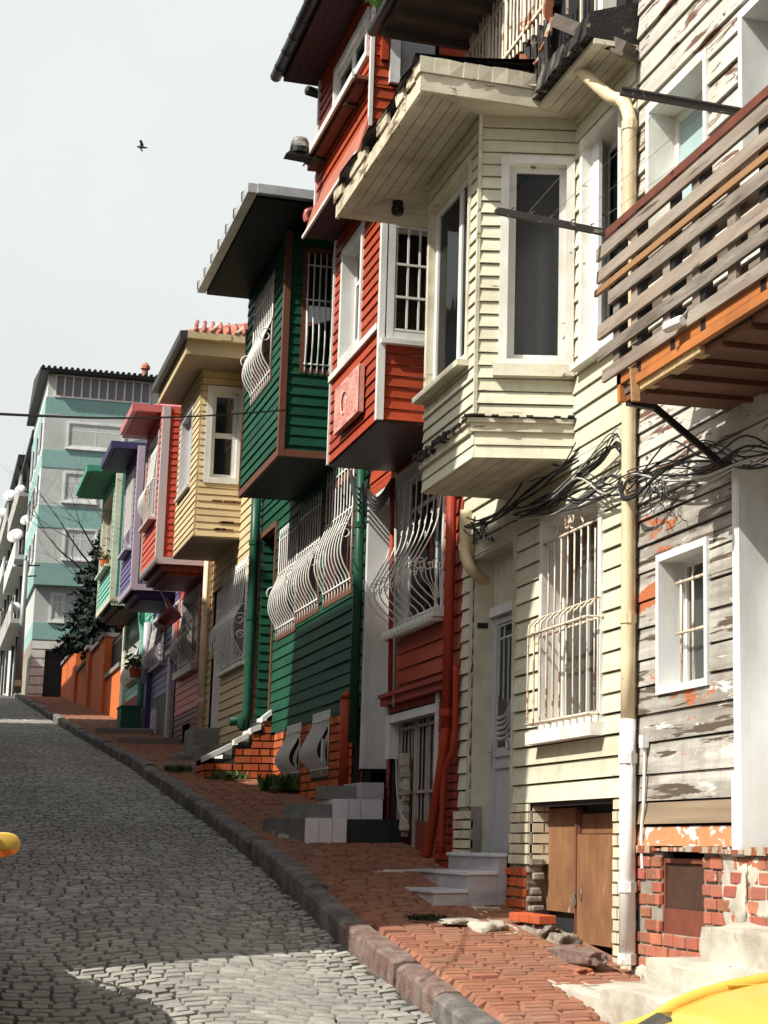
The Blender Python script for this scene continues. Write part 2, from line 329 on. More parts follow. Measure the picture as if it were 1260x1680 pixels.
# ---------------------------------------------------------------- building helpers
def cut(u0,u1,v0,v1,holes):
    """free u intervals of the strip v0..v1"""
    iv=[(u0,u1)]
    for a,b,c,d in holes:
        if c<v1-1e-4 and d>v0+1e-4:
            nv=[]
            for p,q in iv:
                if b<=p or a>=q: nv.append((p,q));continue
                if a>p: nv.append((p,a))
                if b<q: nv.append((b,q))
            iv=nv
    return [(p,q) for p,q in iv if q-p>.004]
def clad(mb,fr,u0,u1,v0,v1,pitch,holes=(),lip=.016,th=.014,joint=2.6,gap=.006,rag=.0,seed=1,vary=0.,topline=None):
    R=random.Random(seed);v=v0
    while v<v1-1e-4:
        pv=pitch*(1+R.uniform(-vary,vary));w=min(v+pv,v1)
        if v1-w<pitch*.25: w=v1
        cuts=sorted({v,w}|{h for a,b,c,d in holes for h in (c,d) if v+1e-3<h<w-1e-3})
        for a,b in zip(cuts,cuts[1:]):
            for p,q in cut(u0,u1,a,b,holes):
                js=[p];x=p+R.uniform(.5,1.6)*joint
                while x<q-.25: js.append(x);x+=R.uniform(.6,1.4)*joint
                js.append(q)
                for s,t in zip(js,js[1:]):
                    l=lip*R.uniform(.75,1.25);na=l*(1-(a-v)/(w-v));nb=l*(1-(b-v)/(w-v))*.9
                    d1=R.uniform(-rag,rag);d2=R.uniform(-rag,rag)
                    bb=b-(gap if b==w else 0);e=.0015 if s>p else 0
                    mb.add([fr(s+e,a+d1,-th),fr(t,a+d2,-th),fr(t,a+d2,na),fr(s+e,a+d1,na),fr(s+e,bb,-th),fr(t,bb,-th),fr(t,bb,nb),fr(s+e,bb,nb)],
                           [(0,3,2,1),(4,5,6,7),(0,1,5,4),(1,2,6,5),(2,3,7,6),(3,0,4,7)])
        v=w
def bricks(mb,fr,u0,u1,v0,v1,bl=.21,bh=.066,gap=.012,holes=(),n=.012,miss=0,seed=2,back=1,th=.09,jit=.003,hgap=None):
    """mortar backing in slot `back`, bricks in slot 0"""
    R=random.Random(seed);mb.cur=back
    vs=sorted({v0,v1}|{h for a,b,c,d in holes for h in (c,d) if v0<h<v1})
    for a,b in zip(vs,vs[1:]):
        for p,q in cut(u0,u1,a,b,holes): mb.fbox(fr,p,q,a,b,-th,0)
    mb.cur=0;v=v0+gap/2;row=0;hgap=gap if hgap is None else hgap
    while v+bh*.6<v1:
        w=min(v+bh,v1-.003);x=u0-(bl/2 if row%2 else 0)
        while x<u1:
            for p,q in cut(max(x+hgap/2,u0),min(x+bl-hgap/2,u1),v,w,holes):
                if q-p>.02 and R.random()>=miss:
                    o=n+R.uniform(-jit,jit);mb.fbox(fr,p,q,v+R.uniform(-jit,jit)*.5,w+R.uniform(-jit,jit)*.5,-.02,o)
            x+=bl
        v+=bh+gap;row+=1
def sheet(mb,fr,u0,u1,v0,v1,n,folds=6,amp=.015,hang=0.):
    k=folds*4;vs=[];fs=[]
    for i in range(k+1):
        u=u0+(u1-u0)*i/k;o=n+amp*math.sin(i*math.pi/2+.3)+amp*.5*math.sin(i*1.1)
        vs+= [fr(u,v0,o),fr(u,v1,o)]
    for i in range(k): fs.append((2*i,2*i+2,2*i+3,2*i+1))
    mb.add(vs,fs)
def window(h,fr,u0,u1,v0,v1,fw=.06,proud=.03,depth=.1,sash=.05,cols=(),rows=(),fm='white',sm=None,pm='glass',sill=.06,sillm=None,curtain=None,cu=(0,1),cv=(0,1),bevel=0,sillh=.05,name='window',mw=.04,label=None,fwb=None):
    """architrave + reveal, sash, pane, sill, curtain; returns the hole to leave in the cladding"""
    mb=MB();fb=fw if fwb is None else fwb
    mb.fbox(fr,u0,u0+fw,v0,v1,-depth-.05,proud);mb.fbox(fr,u1-fw,u1,v0,v1,-depth-.05,proud)
    mb.fbox(fr,u0+fw,u1-fw,v1-fw,v1,-depth-.05,proud-.002)
    if fb>0: mb.fbox(fr,u0+fw,u1-fw,v0,v0+fb,-depth-.05,proud-.002)
    w=mb.build(name,fm,h)
    if label: w['label']=label
    a,b,c,d=u0+fw,u1-fw,v0+fb,v1-fw
    if sash:
        s=MB();n0,n1=-depth-.045,-depth
        s.fbox(fr,a,a+sash,c,d,n0,n1);s.fbox(fr,b-sash,b,c,d,n0,n1)
        s.fbox(fr,a+sash,b-sash,c,c+sash,n0,n1-.001);s.fbox(fr,a+sash,b-sash,d-sash,d,n0,n1-.001)
        for t in cols: x=a+(b-a)*t;s.fbox(fr,x-mw/2,x+mw/2,c+sash,d-sash,n0+.004,n1-.004)
        for t in rows: z=c+(d-c)*t;s.fbox(fr,a+sash,b-sash,z-mw/2,z+mw/2,n0+.006,n1-.006)
        s.build('sash',sm or fm,w)
    p=MB();p.fbox(fr,a+.01,b-.01,c+.01,d-.01,-depth-.028,-depth-.02);p.build('pane',pm,w)
    if sill:
        s=MB();s.fbox(fr,u0-.04,u1+.04,v0-sillh,v0-.001,-.02,proud+sill);s.build('sill',sillm or fm,w)
    if curtain:
        s=MB();sheet(s,fr,a+(b-a)*cu[0],a+(b-a)*cu[1],c+(d-c)*cv[0],c+(d-c)*cv[1],-depth-.10,folds=max(3,int((b-a)*(cu[1]-cu[0])*14)));s.build('curtain',curtain,w)
    return w,(u0+.012,u1-.012,v0+.008,v1-.012)
BELLY=[(0,.03),(.12,.03),(.3,.03),(.42,.06),(.55,.16),(.68,.26),(.78,.28),(.87,.21),(.94,.08),(1,.03)]
def prof_at(pr,t):
    for (a,x),(b,y) in zip(pr,pr[1:]):
        if t<=b: return x+(y-x)*(t-a)/max(b-a,1e-6)
    return pr[-1][1]
def grille(parent,fr,u0,u1,v0,v1,n=9,prof=BELLY,r=.008,cross=(0.04,.4,.96),m='grille_white',over=.05,name='grille',scroll=0,extra=None,seg=5,side=True,ends=True,bulge=.40):
    mb=MB();H=v1-v0
    prof=[(t,o*bulge) for t,o in prof];P=smooth_pts([(0,v1-t*H,o) for t,o in prof],4)
    for i in range(n):
        u=u0+(u1-u0)*i/(n-1)
        pts=[fr(u,p.y,p.z) for p in P]
        if over: pts=[fr(u,v1+over,P[0].z)]+pts+[fr(u,v0-over,P[-1].z)]
        mb.tube(pts,r,seg)
    for t in cross:
        z=v1-t*H;o=prof_at(prof,t)
        mb.bar(fr(u0-.02,z,o),fr(u1+.02,z,o),.016,.022,up=(0,0,1))
        if side:
            for u in (u0,u1): mb.bar(fr(u,z,o+.005),fr(u,z,-.02),.016,.016)
    if ends:
        for u in (u0,u1): mb.tube([fr(u,v1,.02),fr(u,v0,.02)],r,seg)
    for k in range(scroll):
        for u in (u0,u1):
            c=v1-H*(.60+.16*k);o0=.10-.02*k
            pts=[]
            for j in range(22):
                a=j*.42;rr=.018+.0042*j
                pts.append(fr(u,c+rr*math.sin(a)*(1 if k==0 else .7),o0+rr*math.cos(a)*(1 if k==0 else .7)))
            mb.tube(pts,r*.8,4)
    if extra: extra(mb)
    return mb.build(name,m,parent,smooth=True)
def hip(mb,x0,x1,y0,y1,z,h,d=.9,dn=None,df=None):
    dn=d if dn is None else dn;df=d if df is None else df
    mb.add([(x0,y0,z),(x1,y0,z),(x1,y1,z),(x0,y1,z),(x0+d,y0+dn,z+h),(x1,y0+dn,z+h),(x1,y1-df,z+h),(x0+d,y1-df,z+h)],
           [(0,3,2,1),(4,5,6,7),(0,1,5,4),(1,2,6,5),(2,3,7,6),(3,0,4,7)])
def pipe(h,pts,r,m,name='drainpipe',collars=(),seg=10,k=5,straps=None):
    mb=MB();mb.tube(smooth_pts(pts,k) if k>1 else pts,r,seg);
    o=mb.build(name,m,h,smooth=True)
    if collars:
        c=MB()
        for p,d in collars:
            c=MB();p=Vector(p);d=Vector(d).normalized();c.tube([p-d*.035,p+d*.035],r*1.16,seg);c.build('collar',m,o)
    return o
def scroll_pts(fr,u,v,n,r0,turns,dirn=1,plane='uv',k=24,grow=2.2):
    out=[]
    for j in range(k):
        a=dirn*turns*2*math.pi*j/(k-1);r=r0*(.25+grow*j/(k-1)/2)
        out.append(fr(u+r*math.cos(a),v+r*math.sin(a),n))
    return out
def core(h,x0,x1,y0,y1,z0,z1,m='room'):
    mb=MB();mb.box(x0,x1,y0,y1,z0,z1);return mb.build('house_core',m,h)
W4=FX(XW);B4=FX(XB)
# ================================================================ setting: ground, road, kerb, pavement
R=random.Random(11)
g=MB();ys=[-60,-20,0,10.48,14.34,17.8,21.3,31.3,45.1,73.9,110,160,400,900];xs=[-500,-60,-6,3.3,8,30,80,500]
gv=[(x,y,rz(y)-.12-(0 if abs(x)<20 else .02*abs(x))) for y in ys for x in xs]
gf=[(j*len(xs)+i,j*len(xs)+i+1,(j+1)*len(xs)+i+1,(j+1)*len(xs)+i) for j in range(len(ys)-1) for i in range(len(xs)-1)]
g.add(gv,gf);tag(g.build('ground','earth'),kind='structure')
def strip(x0,x1,y0,y1,off,n=40):
    vs=[];fs=[]
    for i in range(n+1):
        y=y0+(y1-y0)*i/n;vs+=[(x0,y,kz(y)+off),(x1,y,kz(y)+off)]
    for i in range(n): fs.append((2*i,2*i+1,2*i+3,2*i+2))
    return vs,fs
road=MB()
road.cur=1;road.add(*strip(-5.,3.06,-8,120,-.185,90))
road.cur=0
def arcf(x,y,a): return a*(math.cos(x*2*math.pi/1.7+.35*math.sin(y*.9))+.35*math.sin(x*2.1+y*.33)) if a else 0
def stones(mb,x0,x1,y0,y1,sx,sy,zf,dome,gap,arc=0,jit=.2,skip=0,h=.05,irr=True,rot=0.):
    y=y0;row=0
    while y<y1:
        x=x0+R.uniform(-.5,0)*sx
        ry=sy*(R.uniform(.8,1.2) if irr else R.uniform(.97,1.03));ph=R.uniform(-.3,.3)
        while x<x1:
            w=sx*(R.uniform(.66,1.4) if irr else R.uniform(.9,1.1))
            cx=x+w/2
            if R.random()>=skip:
                gy=gap*R.uniform(.5,1.4);dz=R.uniform(-.012,.012)*dome/.012
                q=[]
                for ix,iy in ((0,0),(1,0),(1,1),(0,1)):
                    px=x+ix*w+(gap if ix==0 else -gap)*.5*R.uniform(.5,1.5)+R.uniform(-jit,jit)*.08*w
                    py=y+iy*ry+(gy if iy==0 else -gy)*.5+R.uniform(-jit,jit)*.16*ry
                    py+=arcf(px,y,arc)
                    q.append((px,py))
                mx=sum(p[0] for p in q)/4;my=sum(p[1] for p in q)/4
                if x1-.0>mx>x0:
                    vs=[(p[0],p[1],zf(p[1])-h) for p in q]
                    vs+=[(min(max(p[0],x0),x1)*.86+mx*.14,p[1]*.86+my*.14,zf(p[1]*.86+my*.14)+dz+R.uniform(-.4,.4)*dome*.6-dome*.5) for p in q]
                    vs+=[(mx+R.uniform(-.1,.1)*w,my,zf(my)+dz+dome*.6)]
                    mb.add(vs,[(0,1,5,4),(1,2,6,5),(2,3,7,6),(3,0,4,7),(4,5,8),(5,6,8),(6,7,8),(7,4,8)])
            x+=w
        y+=ry;row+=1
stones(road,-.2,3.03,8.2,17,.14,.115,rz,.0055,.011,arc=.15,jit=.55)
stones(road,-.2,3.03,17,34,.125,.11,rz,.0045,.008,arc=.13,jit=.45)
stones(road,.4,3.03,34,76,.14,.13,rz,.004,.010,arc=.12,jit=.4)
stones(road,-3.5,-.2,5.5,13,.16,.14,rz,.006,.013,arc=.12,jit=.4)
stones(road,-.2,3.03,5.0,8.2,.16,.14,rz,.006,.013,arc=.12,jit=.4)
tag(road.build('cobbled_road',['cobble','joint']),kind='structure')
# kerb: long rough basalt stones
kb=MB();y=4.0;i=0
while y<80:
    l=R.uniform(1.0,1.9);kb.cur=1 if (y<12.6 and R.random()<.7) else 0
    a,b=y+.012,y+l-.012;n=9 if y<30 else 2;dx=R.uniform(-.02,.02);dz=R.uniform(-.018,.018)
    vs=[];fs=[]
    for j in range(n+1):
        t=j/n;yy=a+(b-a)*t;e=.02 if j in (0,n) else 0;z=kz(yy)+dz
        jt=lambda s:R.uniform(-s,s) if y<30 else 0
        wr=.010 if y<13 else .006
        ring=[(3.075+dx+jt(.008),z-.28),(3.07+dx+jt(wr),z-.035+jt(wr)),(3.088+dx+e*.6+jt(wr),z-.008-e*.4+jt(wr*.5)),(3.15+dx+jt(.008),z+.004-e*.4+jt(wr*.5)),(3.235+dx+jt(wr*.6),z-.002-e*.4+jt(wr*.4)),(3.262+dx,z-.03),(3.262+dx,z-.26)]
        vs+=[(p,yy,q) for p,q in ring]
    m=7
    for j in range(n):
        for k in range(m-1): fs.append((j*m+k,j*m+k+1,(j+1)*m+k+1,(j+1)*m+k))
    fs+=[tuple(range(m)),tuple(n*m+k for k in range(m))[::-1]]
    kb.add(vs,fs);y+=l;i+=1
tag(kb.build('kerb',['basalt','basalt_red']),kind='structure')
# pavement of small red pavers, with worn gaps, a few low steps across
pv=MB();pv.cur=1;pv.add(*strip(3.27,4.75,4,80,-.055,80));pv.cur=0
stones(pv,3.29,4.62,7.5,30,.21,.105,lambda y:kz(y)-.012,.0022,.004,jit=.15,skip=.02,h=.05,irr=False)
stones(pv,3.29,4.62,30,72,.22,.2,lambda y:kz(y)-.012,.003,.006,jit=.1,skip=.02,h=.05)
tag(pv.build('pavement',['paver','sand']),kind='structure')
# ================================================================ cream house
Y0,Y1=12.02,16.60
H=thing('wooden_house','cream clapboard wooden house with a jutting bay, peeling eaves and a marble doorstep','house',(XW,14.3,kz(14.3)))
cream=H
zb=at(1005,1309,X=XW).z;BZ=2.955;SZ=5.85;ZT=6.35
holes=[(13.41,15.22,BZ,SZ)]
w,hh=window(H,W4,*RX(XW,891,850,990,1184),fw=.075,proud=.028,depth=.15,sash=.05,cols=(.55,),sill=.09,sillh=.10,fm='white_worn',pm='glass_grey',curtain='curtain',cu=(.5,1),cv=(0,.96));holes.append(hh)
u0,u1,v0,v1=hh
gr=MB();uu0,uu1=u0-.0,u1-.02;ztop=at(897,893,X=XW).z;zmid=at(883,1038,X=XW-.12).z;zlow=v0+.05
n=10
for i in range(n):
    u=uu0+(uu1-uu0)*i/(n-1)
    tp=ztop+ (0 if i!=1 else -.05)
    gr.tube([W4(u,tp,.01),W4(u,zmid+.16,.01)]+[W4(u,zmid+.16-.07*math.sin(a)*0-.0,.01) for a in ()]+smooth_pts([W4(u,zmid+.15,.012),W4(u,zmid+.14,.05),W4(u,zmid+.09,.10),W4(u,zmid,.125),W4(u,zlow+.03,.125)],4)+[W4(u,zlow,.12),W4(u,zlow-.004,.02)],.0085,5)
    gr.tube([W4(u,zmid+.15,.012),W4(u,zlow+.02,.012)],.007,4)
for z,o in ((ztop,.012),(zmid,.128),(zmid,.012),(zlow,.128)):
    gr.bar(W4(uu0-.03,z,o),W4(uu1+.03,z,o),.014,.02)
for u in (uu0,uu1):
    for z in (zmid,zlow): gr.bar(W4(u,z,.13),W4(u,z,-.03),.014,.014)
um=(uu0+uu1)/2+.03
for s in (-1,1):
    gr.tube(scroll_pts(W4,um+s*.06,ztop+.09,.012,.05,1.3,s),.008,5)
    gr.tube(smooth_pts([W4(um+s*.02,ztop+.03,.012),W4(um+s*.05,ztop+.2,.012),W4(um+s*.2,ztop+.17,.012),W4(um+s*.33,ztop+.02,.012)],6),.009,5)
gr.tube([W4(um,ztop,.012),W4(um,ztop+.24,.012)],.009,5)
gr.build('grille','grille_rust',w,smooth=True)
# tall window on the wall to the right of the bay
w,hh=window(H,W4,*RX(XW,957,232,1023,550),fw=.06,proud=.03,depth=.17,sash=.06,sill=.06,fm='white_worn',sm='white',pm='glass',curtain='curtain_dark');holes.append(hh)
# street door in a deep recess
dn,df=at(844,1100,X=XW).y,at(776,1100,X=XW).y;dz0=at(838,1387,X=XW).z-.07;dz1=at(845,884,X=XW).z
holes.append((dn,df,zb-.5,dz1))
dr=MB();dr.fbox(W4,dn-.045,dn+.01,zb,dz1+.05,-.2,.025);dr.fbox(W4,df,df+.09,zb+.02,dz1,-.05,.02)
dr.fbox(W4,df-.012,df+.03,dz0,dz1,-.24,.0);dr.fbox(W4,dn,df,dz1-.01,dz1+.06,-.24,.012)
fr_=dr.build('door_frame','cream_soffit',H)
XD=XW+.19;DF=FX(XD)
ln,lf=dn+.012,df-.014;zl=at(803,1008,X=XD).z
tr=MB();tr.fbox(DF,ln,lf,zl-.055,zl+.03,-.05,.05);tr.build('lintel_bar','white',fr_)
cu=MB();sheet(cu,DF,ln,lf,zl+.03,dz1,-.0,folds=5,amp=.02);cu.build('transom_curtain','cream_trim',fr_)
d=MB();d.fbox(DF,ln,lf,dz0,zl-.057,-.06,-.01);dl=lf-ln
for a,b in ((0,.10),(.90,1.)): d.fbox(DF,ln+dl*a,ln+dl*b,dz0,zl-.057,-.01,.012)
dh=zl-.057-dz0
for z in (0.,.35,.40,.965): d.fbox(DF,ln+dl*.1,ln+dl*.9,dz0+dh*z,dz0+dh*(z+.022),-.01,.010)
dr=d.build('door','grey_door',H)
pn=MB();pn.fbox(DF,ln+dl*.12,ln+dl*.88,dz0+dh*.44,dz0+dh*.96,-.012,-.006);pn.build('pane','glass_dark',dr)
b=MB()
for i in range(7):
    u=ln+dl*(.16+.68*i/6);zz=dz0+dh*(.56+.10*(i/6)**1.3)
    b.bar(DF(u,zz,.004),DF(u,dz0+dh*(.90 if 0<i<6 else .955),.004),.014,.01)
b.bar(DF(ln+dl*.12,dz0+dh*.90,.004),DF(ln+dl*.88,dz0+dh*.90,.004),.012,.018);b.bar(DF(ln+dl*.12,dz0+dh*.955,.004),DF(ln+dl*.88,dz0+dh*.955,.004),.012,.014)
b.bar(DF(ln+dl*.28,dz0+dh*.90,.004),DF(ln+dl*.28,dz0+dh*.955,.004),.014,.01);b.bar(DF(ln+dl*.72,dz0+dh*.90,.004),DF(ln+dl*.72,dz0+dh*.955,.004),.014,.01)
for k in range(5):   # cast wave ornament
    o=k*.035
    b.tube(smooth_pts([DF(ln+dl*.86,dz0+dh*(.475+o*.6),.008),DF(ln+dl*.6,dz0+dh*(.475+o*.7),.02),DF(ln+dl*.4,dz0+dh*(.52+o*1.0),.022),DF(ln+dl*.24,dz0+dh*(.60+o),.016),DF(ln+dl*.13,dz0+dh*(.63+o*1.1),.008)],6),.017,5)
b.tube(scroll_pts(DF,ln+dl*.55,dz0+dh*.455,.012,.06,1.2),.014,5)
b.build('door_grille','grey_door',dr)
hd=MB();hd.fbox(DF,lf-.075,lf-.045,dz0+dh*.36,dz0+dh*.46,.012,.02);hd.tube([DF(lf-.06,dz0+dh*.42,.02),DF(lf-.06,dz0+dh*.42,.055),DF(lf-.16,dz0+dh*.42,.055)],.009,6);hd.build('handle','steel',dr)
cz1=at(940,1316,X=XW).z;cn,cf=at(1009,1430,X=XW).y,at(869,1400,X=XW).y
# cladding
c=MB();clad(c,W4,Y0,Y1,zb,SZ+.1,.152,holes,lip=.018,gap=.011,rag=.004,seed=3);c.build('wall','cream',H)
# brick plinth
zg=kz(12.6)-.5
br=at(838,1430,X=XW).y
PBK=lambda:bk.build('brick_plinth',['brick_cream','mortar'],H)
bk=MB()
bricks(bk,W4,Y0,cn,zg,zb-.005,bl=.2,bh=.068,gap=.016,seed=5,n=.02);PBK();bk=MB();bricks(bk,W4,cf,dn+.03,at(850,1418,X=XW).z,zb-.005,bl=.2,bh=.07,gap=.014,seed=6,n=.02)
PBK();bk=MB();bricks(bk,W4,df-.03,Y1,dz0-.05,zb-.002,bl=.2,bh=.07,gap=.016,seed=7,n=.05)
PBK();bk=MB();FC=FY(cf);bricks(bk,FC,XW+.02,XW+.16,at(850,1418,X=XW).z,zb-.005,bl=.2,bh=.07,gap=.014,seed=8,n=.012)
PBK()
bo=MB();z1=at(850,1418,X=XW).z;bricks(bo,W4,cf+.07,dn+.05,z1-.52,z1,bl=.22,bh=.066,gap=.018,seed=9,n=.03,jit=.01,th=.3)
bo.build('broken_pier',['brick_orange','mortar_broken'],H,bevel=.006)
rb=MB();R=random.Random(31)
for k in range(16):
    u=R.uniform(cf-.03,cf+.10);z=z1-.55+R.random()*.62;s=R.uniform(.015,.035);rb.fbox(W4,u-s,u+s,z-s,z+s,-.12,R.uniform(-.03,.01))
rb.build('rubble_fill',['mortar_broken'],H,bevel=.012)
# cellar hatch
ct=MB();ct.fbox(W4,cn-.02,cf+.04,cz1-.02,cz1+.10,-.35,-.012);ct.build('cellar_lintel','dark',H)
XC=XW+.17;CF=FX(XC);q=at(950,1400,X=XC).y;cl=at(899,1400,X=XC).y;crr=at(1012,1400,X=XC).y
zc0=at(950,1546,X=XC).z;zc1=at(950,1335,X=XC).z
hs=MB();hs.fbox(CF,q+.012,cl,at(930,1497,X=XC).z,zc1+.05,-.03,.012);ha=hs.build('cellar_door','plywood',H,bevel=.004);ha['label']='narrow rusty brown cellar door leaf, fixed'
hs=MB();hs.fbox(CF,crr,q-.01,zc0,zc1-.16,-.03,.02);hs.fbox(CF,crr+.02,q-.05,zc1-.155,zc1+.0,-.03,-.006);hb=hs.build('cellar_door','plywood',H,bevel=.004);hb['label']='wide brown cellar door leaf with the padlock'
fm=MB();fm.fbox(CF,q-.012,q+.012,zc0,zc1+.05,-.03,.03);fm.fbox(CF,q-.05,q-.018,zc1-.16,zc1+.03,-.03,.016);fm.build('hatch_post','brown',H)
pd=MB();zp=at(945,1478,X=XC).z;pd.fbox(CF,q-.02,q+.025,zp-.03,zp+.02,.03,.05);pd.tube(smooth_pts([CF(q-.012,zp+.02,.04),CF(q-.012,zp+.055,.04),CF(q+.016,zp+.055,.04),CF(q+.016,zp+.02,.04)],4),.005,5);pd.tube(scroll_pts(CF,q-.10,zp+.06,.03,.04,.7),.006,5)
pd.build('padlock','steel',H)
dk=MB();dk.box(XW+.205,XW+.34,cn-.1,cf+.1,zg-.3,cz1+.1);dk.build('cellar_back','dark',H)
# bay
bay=MB()
SF=lambda u,v,n=0.:Vector((u-.3*n,13.62-.29*(u-XB)-.954*n,v));FB=B4
def onside(px,py):
    y=13.5
    for _ in range(8): y=13.62-.29*(at(px,py,Y=y).x-XB)
    return at(px,py,Y=y)
a_=onside(823,256);b_=onside(944,602);sw=(a_.x,b_.x,b_.z,a_.z)
w1,h1=window(H,SF,sw[0],min(sw[1],XW-.012),sw[2],sw[3],fw=.065,proud=.03,depth=.055,sash=.055,sill=0,fm='white_worn',sm='white_worn',pm='glass_bay',fwb=.05)
si=MB();si.fbox(SF,sw[0]-.04,XW-.004,sw[2]-.10,sw[2]-.002,-.01,.075);si.build('sill','cream_trim',w1)
fwn=RX(XB,706,340,769,592)
w2,h2=window(H,FB,*fwn,fw=.07,proud=.02,depth=.045,sash=.07,cols=(.36,),mw=.09,sill=.09,sillh=.05,fm='cream_trim',sm='white',pm='glass',curtain='curtain',cu=(.88,1.),label='white double-sash bay window')
zsk=3.29
clad(bay,SF,XB+.005,XW,BZ,zsk-.12,.105,(),lip=.014,seed=11,joint=9)
clad(bay,SF,XB+.005,XW,zsk,SZ,.106,[h1],lip=.016,gap=.010,rag=.003,seed=12,joint=9)
clad(bay,FB,13.62,15.24,BZ,zsk-.12,.105,(),lip=.014,seed=13,joint=9)
clad(bay,FB,13.62,15.24,zsk,SZ,.106,[h2],lip=.016,gap=.010,rag=.003,seed=14,joint=9)
bay.box(XB+.03,XW,15.2,15.25,BZ+.02,SZ)
by=bay.build('bay','cream',H)
cb=MB();cb.box(XB-.016,XB+.012,13.598,13.625,zsk,SZ-.002);cb.build('corner_bead','cream_trim',by)
lg=MB()
for k,(o,a,b_) in enumerate(((.03,zsk-.125,zsk-.055),(.055,zsk-.055,zsk-.02))):
    lg.fbox(SF,XB-o,XW,a,b_,-.08,o);lg.box(XB-o,XB+.05,13.70,15.24+o,a,b_)
lg.build('ledge','cream_trim',by)
fl=MB();R=random.Random(5)
for ax in range(2):
    n=16 if ax==0 else 34
    for i in range(n):
        o=.075+R.uniform(-.015,.02);z=zsk-.018+R.uniform(-.01,.012)
        if ax==0: x0=XB-.08+(XW-XB+.08)*i/n;fl.fbox(SF,x0,x0+(XW-XB+.1)/n,z,z+.012,0,o)
        else: y0=13.55+1.82*i/n;fl.box(XB-o,XB,y0,y0+1.84/n,z-.004-R.random()*.05*(i>8),z+.010)
fl.build('torn_flashing','burnt',by)
un=MB();k=7
for i in range(k):
    a=XB+.01+(XW-XB-.01)*i/k;un.prism([(a+.003,13.63-.29*(a-XB)),(a+(XW-XB-.01)/k-.003,13.63-.29*(a+.11-XB)),(a+(XW-XB-.01)/k-.003,15.23),(a+.003,15.23)],BZ-.01,BZ+.02+.001*(i%2))
un.prism([(XB+.02,13.64),(XW,13.42),(XW,15.2),(XB+.02,15.2)],BZ+.022,BZ+.03)
un.build('bay_underside','cream_soffit',by)
ir=MB();ir.box(XW+.05,XW+.08,13.0,15.6,BZ,SZ);ir.fbox(FX(XW+.05),13.9,14.05,BZ,5.2,0,.03);ir.build('inner_wall','room_light',by)
# roof: soffit boards, fascia
rf=MB();XE=3.28;ya,yb=13.30,16.55;XI=4.24
k=6
for i in range(k):                                   # boards along the street, mitred
    a=XE+(XB-XE)*i/k;b_=XE+(XB-XE)*(i+1)/k-.006
    m=lambda x:ya+(13.64-ya)*(x-XE)/(XB-XE);m2=lambda x:yb-(yb-15.35)*(x-XE)/(XB-XE)
    rf.prism([(a,m(a)),(b_,m(b_)),(b_,m2(b_)),(a,m2(a))],SZ-.02,SZ+.02+.001*i)
for i in range(7):                                   # boards of the far return, across
    a=15.36+(yb-15.36)*i/7;b_=15.36+(yb-15.36)*(i+1)/7-.006
    xm=lambda y:XE+(yb-y)/(yb-15.35)*(XB-XE)+.006
    rf.prism([(max(xm(a),XE),a),(XW,a),(XW,b_),(max(xm(b_),XE),b_)],SZ-.02,SZ+.02)
rf.prism([(XE+.006,ya),(XI-.01,ya),(XW,13.40),(XB+.004,13.635)],SZ-.02,SZ+.02)
for i in range(4):
    a=XI+(XW-XI)*i/4;b_=XI+(XW-XI)*(i+1)/4-.006;m=lambda x:ya+(13.40-ya)*(x-XI)/(XW-XI)-.004
    rf.prism([(a,Y0-.05),(b_,Y0-.05),(b_,m(b_)),(a,m(a))],SZ-.02,SZ+.02)
rf.prism([(XB,13.65),(XW,13.42),(XW,15.34),(XB,15.34)],SZ-.01,SZ+.02)
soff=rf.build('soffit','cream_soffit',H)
fa=MB();R=random.Random(21)
y=ya-.02
while y<yb:                                           # rotten front fascia, broken into pieces
    l=R.uniform(.14,.38);l=min(l,yb-y+.01)
    fa.add([(XE-.03,y,SZ-.03),(XE,y,SZ-.03),(XE,y+l-.006,SZ-.03+R.uniform(-.01,.01)),(XE-.03,y+l-.006,SZ-.03),(XE-.03,y,SZ+.115+R.uniform(-.02,.015)),(XE,y,SZ+.12),(XE,y+l-.006,SZ+.12),(XE-.03,y+l-.006,SZ+.115+R.uniform(-.02,.015))],[(0,3,2,1),(4,5,6,7),(0,1,5,4),(1,2,6,5),(2,3,7,6),(3,0,4,7)])
    if R.random()<.95:
        o=.045+R.uniform(0,.007);a=SZ+.125+R.uniform(-.012,.012);b_=SZ+.245+R.uniform(-.025,.01)
        fa.add([(XE-o,y,a),(XE-.01,y,a),(XE-.01,y+l-.004,a+R.uniform(-.03,.02)),(XE-o-R.uniform(-.006,.006),y+l-.002,a),(XE-o,y,b_),(XE-.01,y,b_),(XE-.01,y+l-.004,b_),(XE-o-.01,y+l-.004,b_+R.uniform(-.02,.02))],[(0,3,2,1),(4,5,6,7),(0,1,5,4),(1,2,6,5),(2,3,7,6),(3,0,4,7)])
    y+=l
fa.build('front_fascia','peeling',H)
fs=MB();fs.box(XE-.03,XI,ya-.028,ya,SZ-.03,SZ+.115)
for i in range(8):
    a=XE-.05+(XI-XE+.0)*i/8;b_=a+(XI-XE)/8+.004;R1=R.uniform(-.008,.01);fs.hexa([(a,ya-.05,SZ+.12),(b_,ya-.045+R1,SZ+.122),(b_,ya-.01,SZ+.122),(a,ya-.01,SZ+.12),(a,ya-.055,SZ+.25),(b_,ya-.05,SZ+.25-R1),(b_,ya-.01,SZ+.25),(a,ya-.01,SZ+.25)])
fs.build('side_fascia','cream_trim',H)
tp=MB();hv=[]
xs=[XE-.05,XE+.2,3.7,4.0,XI+.1]
for j in range(15):
    y=ya-.05+(yb-ya+.1)*j/14
    for i,x in enumerate(xs): hv.append((x-(R.uniform(0,.05) if i==0 else 0),y,SZ+.255+.12*(x-XE)+R.uniform(-.012,.02)))
